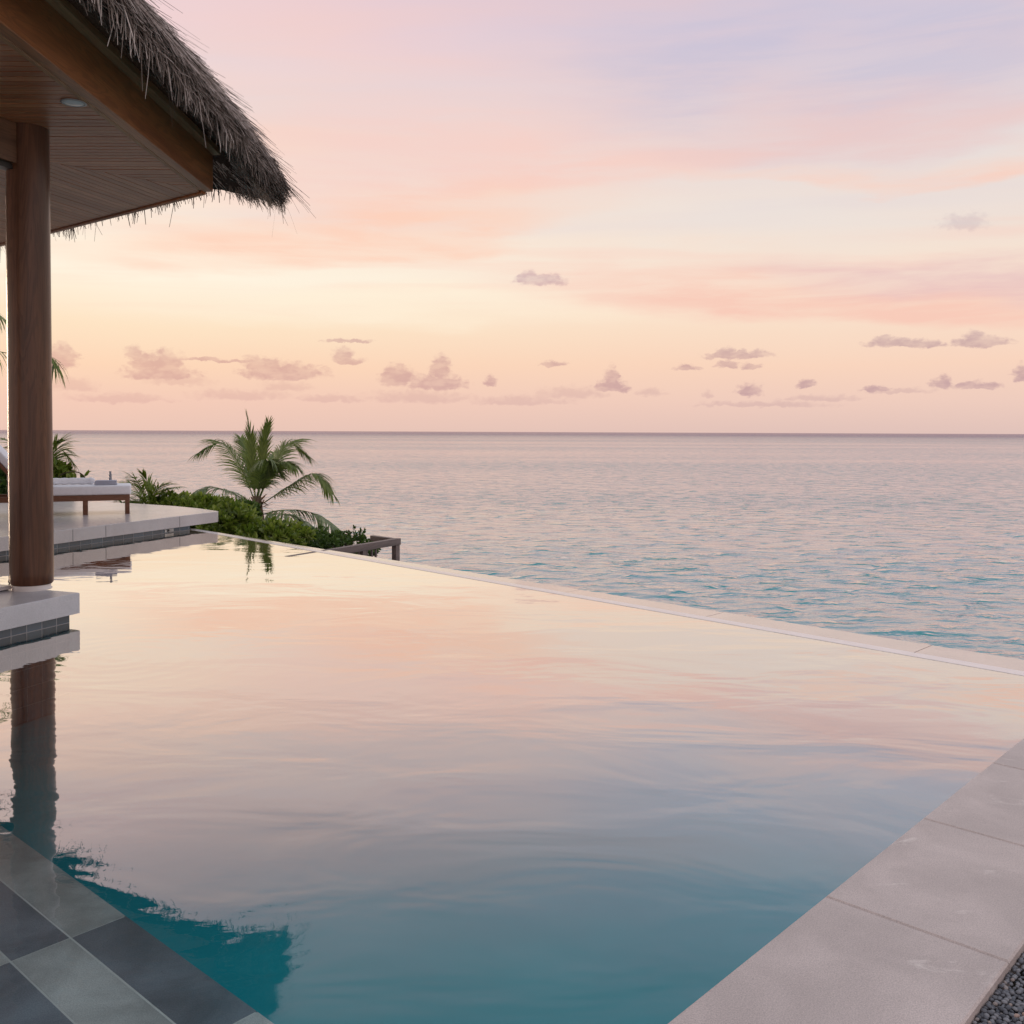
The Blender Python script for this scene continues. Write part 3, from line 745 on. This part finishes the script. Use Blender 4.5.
mb = MB(); mb.add(vs, fs, True); th0 = mb.build('thatch', M['thatch_in'], pav)
# roof slopes behind the eaves, up to the ridge
mb = MB(); apex0, apex1 = Vector((-9.5, 4, SZ+4.6)), Vector((-9.5, y_end, SZ+4.6))
# strands
rs = np.random.RandomState(11)
class Straw:
    def __init__(s): s.v = []; s.f = []
    def add(s, p, d, L, w0, sag, side):
        # strand of three segments, four-sided flat blade with slight thickness
        pts = []; q = Vector(p); dd = Vector(d)
        for k in range(4):
            pts.append(q.copy()); q = q+dd*(L/3); dd = (dd+Vector((0, 0, -sag))+side*rs.normal(0, .07)).normalized()
        b = len(s.v); n = len(pts)
        for k, c in enumerate(pts):
            ww = w0*(1-.5*k/3); dirx = side*ww; up = Vector((0, 0, ww*.7))
            s.v += [tuple(c-dirx), tuple(c+dirx), tuple(c+up)]
        for k in range(n-1):
            for a_, b_ in ((0, 1), (1, 2), (2, 0)): s.f.append((b+k*3+a_, b+k*3+b_, b+k*3+3+b_, b+k*3+3+a_))
sw = Straw()
segl = [0]
for j in range(len(prof)-1): segl.append(segl[-1]+math.dist(prof[j], prof[j+1]))
def prof_at(l):
    for j in range(len(prof)-1):
        if l <= segl[j+1]:
            f = (l-segl[j])/(segl[j+1]-segl[j]); a, c = prof[j], prof[j+1]
            return (a[0]+(c[0]-a[0])*f, a[1]+(c[1]-a[1])*f), ((c[0]-a[0]), (c[1]-a[1]))
    return prof[-1], (-1, .8)
def strand(tt, l, L, wd, lift=.25, down=0.0, sag=.05, jit=.12):
    (s_, z_), (ds, dz) = prof_at(l)
    p = eave_pt(tt, s_, z_); p2 = eave_pt(tt, s_-ds*.5, z_-dz*.5)
    d = (p2-p)
    if d.length < 1e-6: return
    d.normalize()                                       # along the surface towards the drip
    nrm = Vector((1, 0, 0)) if tt <= 0 else FN3
    if abs(tt) < .9: nrm = (Vector((1, 0, 0))*(.5-tt/1.8)+FN3*(.5+tt/1.8)).normalized()
    side = Vector((0, 1, 0)) if tt <= -.9 else (F3 if tt > .9 else Vector((-nrm.y, nrm.x, 0)))
    dn = (d+nrm*lift*rs.uniform(-.2, 1)+side*rs.normal(0, jit)+Vector((0, 0, -down))).normalized()
    sw.add(p+nrm*.004, dn, L*rs.uniform(.6, 1.3), wd*rs.uniform(.6, 1.4), sag, side)
def rand_t(near_w=.72):
    if rs.rand() < near_w: return -rs.power(.75)*6.2 if rs.rand() < .8 else -rs.uniform(0, 9.6)
    return rs.uniform(0, 7.5)
l_rim = segl[4]; l_top = segl[10]
for _ in range(17000):                                   # outer face, laid like fur that points down and out
    tt = rand_t(.78); l = rs.uniform(segl[5], segl[11]*.98)
    tuft = mnoise.noise(Vector((tt*3.2, l*2.0, 3)))
    strand(tt, l, .20 if tuft < .2 else .27, .0095, .25+.55*max(0, tuft), .0, .03, .24)
for _ in range(10000):                                    # rim and underside
    tt = rand_t(.8); l = rs.uniform(segl[1], segl[6])
    (s_, z_), _d = prof_at(l); p = eave_pt(tt, s_, z_)
    nrm = Vector((1, 0, 0)) if tt <= 0 else FN3
    if abs(tt) < .9: nrm = (Vector((1, 0, 0))*(.5-tt/1.8)+FN3*(.5+tt/1.8)).normalized()
    side = Vector((-nrm.y, nrm.x, 0))
    if tt > .7 and rs.rand() > .05: continue
    d = (nrm*rs.uniform(.45, 1.1)+Vector((0, 0, -rs.uniform(.35, .9)))+side*rs.normal(0, .16)).normalized()
    sw.add(p-d*.05, d, rs.uniform(.06, .19), .0068*rs.uniform(.6, 1.4), .05, side)
for _ in range(2600):                                     # longer wisps that hang from the drip edge
    tt = rand_t(.7); l = rs.uniform(segl[3], segl[6])
    (s_, z_), _d = prof_at(l); p = eave_pt(tt, s_, z_)
    nrm = Vector((1, 0, 0)) if tt <= 0 else FN3
    if abs(tt) < .9: nrm = (Vector((1, 0, 0))*(.5-tt/1.8)+FN3*(.5+tt/1.8)).normalized()
    side = Vector((-nrm.y, nrm.x, 0))
    clump = mnoise.noise(Vector((tt*5, 1, 7)))
    if tt > .5 and clump < .26: continue
    d = (nrm*rs.uniform(.15, .8)+Vector((0, 0, -1))+side*rs.normal(0, .22)).normalized()
    sw.add(p-d*.05, d, rs.uniform(.07, .17)*(1+.9*max(0, clump)+.4*max(0, 1-abs(tt))), .0062, .03, side)
for _ in range(520):                                      # strays that stick straight out
    tt = rand_t(.85); l = rs.uniform(segl[5], segl[10])
    if rs.rand() < .3: tt = rs.uniform(-.9, .4)
    strand(tt, l, .44, .0062, .7, 0, .05, .35)
for _ in range(2600):                                     # loose fringe round the corner
    tt = -abs(rs.normal(0, 1.6)) if rs.rand() < .8 else rs.uniform(0, .5)
    if tt < -6: continue
    l = rs.uniform(segl[3], segl[7]); (s_, z_), _d = prof_at(l); p = eave_pt(tt, s_, z_)
    nrm = (Vector((1, 0, 0))*(.5-tt/1.8)+FN3*(.5+tt/1.8)).normalized() if abs(tt) < .9 else Vector((1, 0, 0))
    side = Vector((-nrm.y, nrm.x, 0))
    d = (nrm*rs.uniform(.25, 1.1)+Vector((0, 0, -1))*rs.uniform(.6, 1.1)+side*rs.normal(0, .2)).normalized()
    sw.add(p-d*.05, d, rs.uniform(.10, .24), .0072*rs.uniform(.6, 1.3), .03, side)
mbt = MB(); mbt.v = sw.v; mbt.f = sw.f; mbt.smooth = [False]*len(sw.f)
sto = mbt.build('thatch_strands', M['thatch'], pav); sto['kind'] = 'stuff'
# closing roof surface up to the ridge
mb = MB()
e_near = [eave_pt(t_, *prof[-1]) for t_ in (-(Cn.y-y_end), 0, 7.5)]
rg0 = Vector((-9.2, y_end, SZ+4.3)); rg1 = Vector((-9.2, 6.0, SZ+4.3))
mb.add([e_near[0], e_near[1], rg1, rg0], [(0, 1, 2, 3)]); mb.add([e_near[1], e_near[2], rg1], [(0, 1, 2)])
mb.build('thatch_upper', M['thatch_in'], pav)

# ================================================================== SUN LOUNGER
LA = Vector((-.926, -.377, 0)).normalized(); LB = Vector((LA.y, -LA.x, 0))       # towards the head; across to the far side
if LB.y < 0: LB = -LB
K = at(130.5, 501, 14.5); K = Vector((-6.165, 15.15, tz))                          # near foot corner on the deck
lg = thing('sun_lounger', K, 'white cushioned teak sun lounger with raised back on the stone terrace', 'sun lounger')
def LP(a, b_, z): return K+LA*a+LB*b_+AZ*z
W_ = .74; LEN = 2.08
mb = MB()
for b_ in (.022, W_-.022): mb.box(LP(LEN/2, b_, .265), LA, LB, AZ, LEN/2, .022, .045, .006)
for a_ in (.022, 1.36, LEN-.022): mb.box(LP(a_, W_/2, .265), LA, LB, AZ, .022, W_/2-.044, .040, .005)
for k in range(16): mb.box(LP(.10+k*.078, W_/2, .296), LA, LB, AZ, .028, W_/2-.046, .008)
mb.build('frame', M['teak'], lg)
for a_, b_ in ((.04, .035), (.04, W_-.035), (.68, W_-.035), (.66, .035), (LEN-.04, .035), (LEN-.04, W_-.035)):
    mb = MB(); mb.box(LP(a_, b_, .11), LA, LB, AZ, .035, .03, .11, .005); mb.build('leg', M['teak'], lg)
mb = MB(); mb.box(LP(.69, W_/2, .385), LA, LB, AZ, .71, W_/2-.004, .075, .035); mb.build('mattress', M['cushion'], lg)
ba = R_(50); BD = LA*math.cos(ba)+AZ*math.sin(ba); BN = -LA*math.sin(ba)+AZ*math.cos(ba)
piv = LP(1.43, W_/2, .30)
mb = MB(); mb.box(piv+BD*.46, BD, LB, BN, .46, W_/2-.05, .018, .004)
for k in (-1, 1): mb.box(piv+BD*.46+LB*k*(W_/2-.03), BD, LB, BN, .47, .02, .024, .004)
br_ = mb.build('backrest_frame', M['teak'], lg)
mb = MB(); mb.box(piv+BD*.50+BN*.085, BD, LB, BN, .48, W_/2-.01, .06, .035); mb.build('back_cushion', M['cushion'], lg)
# prop strut
mb = MB(); mb.tube([LP(1.78, W_/2, .27), piv+BD*.55], .012, 8); mb.build('prop', M['steel'], lg)
# towels and bottle lying on it
tw = LP(.36, .27, .463)
mb = MB()
mb.box(tw+AZ*.014, LA, LB, AZ, .17, .12, .013, .012); mb.box(tw+AZ*.038+LA*.004, LA, LB, AZ, .165, .117, .012, .011); mb.box(tw+AZ*.060-LA*.003, LA, LB, AZ, .16, .114, .011, .010)
tag(mb.build('folded_towel', M['towel'], origin=tw), 'folded grey-blue towel lying on the white lounger mattress', 'towel')
rt = LP(.98, .50, .462)
pts = [rt+LA*(k*.035-.45)+AZ*.055 for k in range(27)]
mb = MB(); mb.tube(pts, [.030]+[.053+.003*math.sin(k*1.7) for k in range(25)]+[.032], 20)
tag(mb.build('rolled_towel', M['cushion'], origin=rt), 'long rolled white towel along the far side of the lounger mattress', 'towel')
bt = LP(.30, .64, .461)
mb = MB(); mb.lathe(bt, [(.020, 0), (.023, .006), (.023, .15), (.020, .16), (.016, .165), (.016, .19), (.019, .192), (.019, .205)], 20)
tag(mb.build('bottle', M['glass_grey'], origin=bt), 'slim grey bottle standing behind the folded towel', 'bottle')

# ================================================================== PLANTS
def ap(px, py, y): return at(px, py, y*(1.05 if y > 20 else 1.13))
def bez(p0, p1, p2, n):
    return [p0*(1-t_)**2+p1*2*t_*(1-t_)+p2*t_**2 for t_ in [k/(n-1) for k in range(n)]]
def frond(parent, pts, lmax, m, rnd, droop=.55, nl=44, wid=.016, up=None, name='frond', spread=1.0, start=.12):
    """feather leaf along a curve of points: stalk plus paired drooping leaflets"""
    pts = [Vector(p) for p in pts]; N = len(pts)
    mb = MB(); mb.tube(pts, [max(.004, .016*(1-k/N)) for k in range(N)], 5, False)
    for k in range(nl):
        f = start+(1-start)*(k+.5)/nl; x = f*(N-1); i = min(int(x), N-2); c = pts[i].lerp(pts[i+1], x-i)
        t_ = (pts[i+1]-pts[i]).normalized()
        sd_ = t_.cross(AZ) if up is None else t_.cross(up)
        if sd_.length < .15: sd_ = t_.cross(Vector((.3, 1, .1)))
        sd_.normalize()
        prof_l = min(1, (f-start)/.16+.35)*(1-max(0, f-.62)/.38*.48)
        for sg in (-1, 1):
            L = lmax*prof_l*rnd.uniform(.8, 1.12)*(1.3 if PYF is None else PYF)
            d = (sd_*sg*spread*rnd.uniform(.75, 1.05)+t_*(.55+.7*f)+AZ*rnd.uniform(.0, .25)*(1 if droop < .6 else 0)).normalized()
            q = c.copy(); ax = t_.cross(d).normalized(); vs = []
            for j in range(5):
                wv_ = wid*(.6, 1, .85, .55, .05)[j]; w3 = ax.cross(d).normalized()*wv_*.5
                vs += [q-w3, q+w3]; q = q+d*(L/4); d = (d+Vector((0, 0, -droop*.42))+Vector((rnd.gauss(0, .05), rnd.gauss(0, .05), 0))).normalized()
            mb.add(vs, [(2*j, 2*j+1, 2*j+3, 2*j+2) for j in range(4)])
    return mb.build(name, m, parent)
def pxcurve(pl_, y, dys=None):
    n = len(pl_); dys = dys or [0]*n
    return [ap(px, py, y+dy) for (px, py), dy in zip(pl_, dys)]
def smooth(pts, n=16):                                     # Catmull-Rom through the given points
    P_ = [pts[0]*2-pts[1]]+pts+[pts[-1]*2-pts[-2]]; out = []
    segs = len(pts)-1
    for k in range(n):
        x = k/(n-1)*segs; i = min(int(x), segs-1); f = x-i; a, b_, c, d = P_[i:i+4]
        out.append(.5*((2*b_)+(c-a)*f+(2*a-5*b_+4*c-d)*f*f+(3*b_-a-3*c+d)*f**3))
    return out
rnd = random.Random(5); PYF = 1.5
PY = 22.4
root = ap(262, 536, PY); crown = ap(257, 506, PY)
palm = thing('coconut_palm', (crown.x, crown.y, ground_h(crown.x, crown.y)), 'young coconut palm with arching fronds rising beyond the pool edge', 'palm tree')
g0 = Vector((crown.x+.10, crown.y, ground_h(crown.x, crown.y)-.1))
mb = MB(); tp = smooth([g0, g0.lerp(crown, .5)+Vector((.05, 0, 0)), crown+AZ*.02, crown+AZ*.25], 14); mb.tube(tp, [.17-.07*k/13+.006*(k % 2) for k in range(14)], 12); mb.build('trunk', M['trunk'], palm)
mb = MB()
for k in range(60):
    th = rnd.uniform(0, 6.28); p = crown+Vector((math.cos(th)*.08, math.sin(th)*.08, rnd.uniform(-.15, .15)))
    d = Vector((math.cos(th), math.sin(th), rnd.uniform(-.6, 1.0))).normalized(); sd_ = d.cross(AZ).normalized()*.03
    e = p+d*rnd.uniform(.12, .42); mb.add([p-sd_, p+sd_, e+sd_*.6-AZ*.05, e-sd_*.6-AZ*.05], [(0, 1, 2, 3)])
mb.build('husk', M['husk'], palm)
fr_list = [ # pixel path, depth offsets, leaflet length, droop, spread, material
    ([(256, 503), (253, 470), (251, 440), (247, 416)], (0, .1, .2, .2), .30, .12, .45, 'frond'),
    ([(257, 503), (261, 470), (264, 445), (268, 424)], (0, -.1, -.1, -.2), .34, .22, .45, 'frond'),
    ([(255, 502), (241, 468), (222, 443), (197, 454)], (0, .2, .3, .4), .50, .62, .9, 'frond'),
    ([(258, 502), (274, 466), (289, 443), (308, 456)], (0, .3, .6, .9), .52, .62, .9, 'frond'),
    ([(257, 500), (266, 470), (276, 455), (284, 450)], (0, .8, 1.4, 1.8), .42, .4, .9, 'frond'),
    ([(256, 500), (262, 474), (268, 461), (274, 468)], (0, -.5, -1.0, -.72), .55, 1.0, .75, 'frond_old'),
    ([(262, 504), (290, 486), (315, 474), (332, 494)], (0, -.2, -.4, -.6), .48, .95, .8, 'frond'),
    ([(264, 514), (284, 510), (312, 513), (342, 533)], (0, -1.5, -2.8, -3.6), .48, 1.1, .7, 'frond_old'),
    ([(264, 514), (283, 514), (303, 522), (322, 550)], (0, -1.8, -3.4, -4.6), .52, 1.1, .8, 'frond_old'),
    ([(252, 505), (230, 492), (206, 488), (183, 508)], (0, -1.8, -3.6, -4.4), .46, 1.05, .8, 'frond_old'),
    ([(256, 502), (250, 470), (246, 450), (241, 438)], (0, .5, .9, 1.2), .36, .3, .7, 'frond'),
    ([(258, 500), (270, 474), (284, 462), (296, 468)], (0, -.3, -.6, -.8), .42, .8, .8, 'frond'),
    ([(259, 508), (250, 515), (238, 522), (226, 536)], (0, -.5, -.9, -1.2), .40, 1.1, .8, 'frond_old'),
]
for pth, dys, lm, dr_, spd, mm in fr_list:
    frond(palm, smooth(pxcurve(pth, PY, dys), 18), lm, M[mm], rnd, dr_, 74, .029, spread=spd)

PYF = None
# tall palm at the far left: trunk outside the frame, fronds reaching behind the column
ty = 15.5; tc = ap(-95, 330, ty); tg = ground_h(tc.x, tc.y)
tall = thing('tall_palm', (tc.x, tc.y, tg), 'tall palm at far left whose fronds hang behind the timber column', 'palm tree')
mb = MB(); tp = smooth([Vector((tc.x-.5, tc.y, tg-.2)), Vector((tc.x-.3, tc.y, (tg+tc.z)/2)), tc], 22); mb.tube(tp, [.17-.07*k/21+.007*(k % 2) for k in range(22)], 12); mb.build('trunk', M['trunk'], tall)
for pth, dys, lm, dr_ in [([(-95, 330), (-50, 338), (0, 352), (47, 356), (56, 368)], (0, .2, .4, .5, .5), .60, 1.3), ([(-95, 328), (-60, 306), (-25, 303), (8, 322)], (0, -.1, -.2, -.2), .62, .8),
    ([(-95, 328), (-70, 285), (-52, 270), (-34, 290)], (0, .6, .9, 1.2), .6, .8), ([(-95, 330), (-130, 300), (-170, 300), (-200, 340)], (0, .4, .4, .4), .6, .9), ([(-95, 330), (-120, 345), (-150, 375), (-170, 420)], (0, -.5, -1, -1), .6, 1.0), ([(-95, 328), (-100, 280), (-110, 250), (-125, 235)], (0, .3, .5, .6), .55, .5)]:
    frond(tall, smooth(pxcurve(pth, ty, dys), 20), lm, M['frond'], rnd, dr_, 56, .026, start=.05)

# small palms and leafy plants behind the terrace
def small_palm(px, py, y, fl_, label, group=None, mm='frond', wid=.03, lm=.3, nl=26):
    c = ap(px, py, y); gz = ground_h(c.x, c.y)
    o = thing('small_palm', (c.x, c.y, gz), label, 'palm', group)
    mb = MB(); mb.tube([Vector((c.x, c.y, gz-.1)), c], [.06, .04], 8); mb.build('trunk', M['trunk'], o)
    for pth, dr_, spd in fl_:
        frond(o, smooth(pxcurve([(px, py)]+pth, y, [rnd.uniform(-.1, .1)]+[rnd.uniform(-.3, .3) for _ in pth]), 12), lm, M[mm], rnd, dr_, nl, wid, spread=spd, start=.1)
    return o
small_palm(148, 508, 17.8, [([(140, 495), (130, 483), (122, 484)], .5, .9), ([(142, 490), (136, 480), (132, 477)], .4, .9), ([(150, 495), (147, 482), (143, 474)], .15, .35), ([(155, 500), (166, 490), (180, 487)], .5, .9),
    ([(152, 498), (160, 486), (170, 484)], .4, .9), ([(140, 503), (128, 497), (118, 500)], .5, .9), ([(158, 504), (170, 500), (182, 505)], .7, .9)], 'small fan-like palm with one upright spear just right of the lounger')
small_palm(42, 500, 18.2, [([(48, 470), (58, 448), (74, 464)], .7, .8), ([(46, 470), (54, 448), (62, 441)], .4, .6), ([(44, 470), (54, 456), (70, 455)], .5, .7), ([(36, 470), (22, 450), (8, 452)], .6, .8),
    ([(34, 468), (16, 445), (0, 438)], .5, .8), ([(30, 474), (10, 462), (-8, 468)], .6, .8), ([(46, 480), (56, 466), (66, 468)], .6, .8)], 'spiky palm half hidden behind the timber column and lounger', lm=.42, nl=34)

def leaf_mb(mb, p, d, L, wd, rnd):
    n_ = d.cross(Vector((rnd.gauss(0, 1), rnd.gauss(0, 1), rnd.gauss(0, 1))+0*d) if False else Vector((rnd.gauss(0, 1), rnd.gauss(0, 1), rnd.gauss(0, 1)))).normalized()
    up = n_.cross(d).normalized()*(.12*L)
    a = p+d*L*.38; b_ = p+d*L*.75
    mb.add([p, a-n_*wd*.5+up*.4, a+n_*wd*.5+up*.4, b_-n_*wd*.42, b_+n_*wd*.42, p+d*L-up, a-up*.15, b_-up*.5], [(0, 6, 1), (0, 2, 6), (1, 6, 7, 3), (6, 2, 4, 7), (3, 7, 5), (7, 4, 5)])
def shrub(cpt, rad, nros, label, m, L=.13, wd=.055, group=None, per=9, name='shrub', cat='shrub', seed=1):
    r_ = random.Random(seed); gz = ground_h(cpt.x, cpt.y)
    o = thing(name, (cpt.x, cpt.y, gz), label, cat, group); mb = MB(); tw_ = MB()
    base = Vector((cpt.x, cpt.y, gz-.05))
    for k in range(nros):
        while True:
            v = Vector((r_.uniform(-1, 1), r_.uniform(-1, 1), r_.uniform(-1, 1)))
            if .35 < v.length < 1: break
        v = v.normalized()*(v.length**.45)*(1+.28*mnoise.noise(Vector((v.x*2.2+seed*3, v.y*2.2, v.z*2.2))))
        p = cpt+Vector((v.x*rad[0]*1.09, v.y*rad[1]*1.09, v.z*rad[2]*1.09))
        if p.z < gz: continue
        axis = (v+AZ*.9+Vector((r_.gauss(0, .3), r_.gauss(0, .3), r_.gauss(0, .3)))).normalized()
        for q in range(per):
            dd = (axis*r_.uniform(.25, 1)+Vector((r_.gauss(0, .6), r_.gauss(0, .6), r_.gauss(0, .45)))).normalized()
            leaf_mb(mb, p+axis*r_.uniform(-.05, .05), dd, L*r_.uniform(.7, 1.25), wd*r_.uniform(.8, 1.2), r_)
        if k % 9 == 0: tw_.tube([base.lerp(cpt, r_.uniform(0, .5)), p.lerp(cpt, .4)+AZ*.02, p], [.018, .012, .004], 4, False)
    mb.build('foliage', m, o); tw_.build('stem', M['twig'], o); return o
def sp_px(px, py, y): return ap(px, py, y)
shrub(ap(208, 518, 17.0), (.55, .6, .36), 330, 'light green broad-leaf shrub against the terrace corner, left of the palm', M['shrub'], .15, .065, seed=3)
shrub(ap(230, 528, 16.4), (.46, .6, .38), 300, 'bright green shrub at the foot of the coconut palm, just beyond the pool edge', M['shrub'], .15, .065, seed=4)
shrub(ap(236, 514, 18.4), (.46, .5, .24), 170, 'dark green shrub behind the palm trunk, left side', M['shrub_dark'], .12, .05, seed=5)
shrub(ap(272, 540, 16.0), (.62, .6, .30), 300, 'yellow-green shrub low in front of the palm trunk along the pool edge', M['shrub'], .13, .055, seed=6)
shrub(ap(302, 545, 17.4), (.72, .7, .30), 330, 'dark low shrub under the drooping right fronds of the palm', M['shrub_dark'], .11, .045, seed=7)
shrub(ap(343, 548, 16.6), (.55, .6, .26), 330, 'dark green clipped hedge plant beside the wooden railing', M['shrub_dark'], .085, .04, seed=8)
shrub(ap(178, 508, 18.0), (.55, .5, .26), 200, 'mid green shrub behind the terrace between small palm and corner', M['shrub'], .13, .055, seed=9)
shrub(ap(52, 478, 18.0), (.28, .3, .26), 120, 'broad bright leaves showing right of the timber column above the lounger', M['shrub'], .19, .085, seed=10)
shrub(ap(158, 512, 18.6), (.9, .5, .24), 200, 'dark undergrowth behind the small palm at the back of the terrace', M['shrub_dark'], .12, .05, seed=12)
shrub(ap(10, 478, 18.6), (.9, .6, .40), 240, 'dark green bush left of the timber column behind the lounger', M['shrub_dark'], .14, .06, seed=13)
# hanging branch with large leaves beside the column
o = thing('leafy_branch_plant', (ap(58, 500, 17.7).x, 17.7*1.13, tz-.9), 'thin plant with drooping bright leaves on an arching stem behind the lounger', 'plant')
mb = MB(); pth = smooth(pxcurve([(56, 500), (58, 478), (70, 472), (80, 473), (85, 478)], 17.7), 14); mb.tube(pth, [.012]*14, 5); mb.build('stem', M['twig'], o)
mb = MB(); r_ = random.Random(4)
for px, py, dx, dz, L in ((60, 474, -.2, -1, .20), (66, 472, .3, -1, .22), (72, 472, -.1, -1, .20), (74, 472, .1, -1, .16), (80, 473, .5, -1, .18), (84, 477, .7, .8, .20), (84, 478, -.5, .6, .14), (57, 470, .8, .5, .24), (56, 466, -.3, 1, .2), (62, 473, .8, .7, .18), (58, 478, .9, -.3, .22)):
    for k in range(2): leaf_mb(mb, ap(px, py, 17.7), Vector((dx+r_.gauss(0, .2), r_.gauss(0, .3), dz)).normalized(), L, .075, r_)
mb.build('foliage', M['shrub'], o)
# three tiny upright sprigs above the hedge
for k, (px, py) in enumerate(((354, 529), (360, 531), (364, 531))):
    p = ap(px, py, 16.6); s_ = thing('sprig', (p.x, p.y, ground_h(p.x, p.y)), ('leftmost tall', 'middle short', 'rightmost short')[k]+' dark sprig of three poking above the low hedge', 'plant', 'sprigs above the hedge')
    mb = MB(); mb.tube([Vector((p.x, p.y, ground_h(p.x, p.y)-.05)), p], [.008, .005], 5); mb.build('stem', M['twig'], s_)
    mb = MB()
    for q in range(16): leaf_mb(mb, p-AZ*r_.uniform(-.03, .06), Vector((r_.gauss(0, .6), r_.gauss(0, .6), 1)).normalized(), .06, .03, r_)
    mb.build('foliage', M['shrub_dark'], s_)

# ================================================================== WOODEN RAILING beyond the edge
Ra = atz(325, 553, .02); B_ = at(397, 541.5, 14.0); rz = B_.z; 
A_ = at(330, 553, 14.0*(541.5-432)/(553-432)); A_.z = rz
rl = thing('wooden_railing', (B_.x, B_.y, ground_h(B_.x, B_.y)), 'weathered wooden handrail with square posts below the infinity edge', 'railing')
d1 = (B_-A_).normalized(); n1_ = Vector((-d1.y, d1.x, 0)).normalized()
mb = MB(); A2 = A_-d1*.8
mb.box((A2+B_)/2, d1, n1_, AZ, (B_-A2).length/2+.04, .045, .048, .006); mb.build('handrail', M['rail'], rl)
C_ = at(371, 537.8, 14.49); C_.z = rz; d2 = (C_-B_).normalized(); n2_ = Vector((-d2.y, d2.x, 0)).normalized()
C2 = C_
mb = MB(); mb.box((B_+d2*.06+C2)/2, d2, n2_, AZ, (C2-B_).length/2-.06, .04, .04, .006); mb.build('handrail', M['rail'], rl)
gz = -2.6
mb = MB(); p = B_-d1*.03; mb.box(Vector((p.x, p.y, (rz-.049+gz)/2)), d1, n1_, AZ, .048, .04, (rz-.049-gz)/2, .004); mb.build('post', M['rail'], rl)
for f in (.30, .36, .42, .50, .56):
    p = A_.lerp(B_, f+.1); mb = MB(); r__ = .012 if f not in (.36,) else .04
    mb.box(Vector((p.x, p.y, (rz-.049+gz)/2)), d1, n1_, AZ, r__, r__, (rz-.049-gz)/2); mb.build('post' if r__ > .02 else 'baluster', M['rail'], rl)
for dz in (.35, .60):
    mb = MB(); mb.tube([A2-AZ*dz, B_-AZ*dz], .006, 6); mb.build('cable', M['steel'], rl)
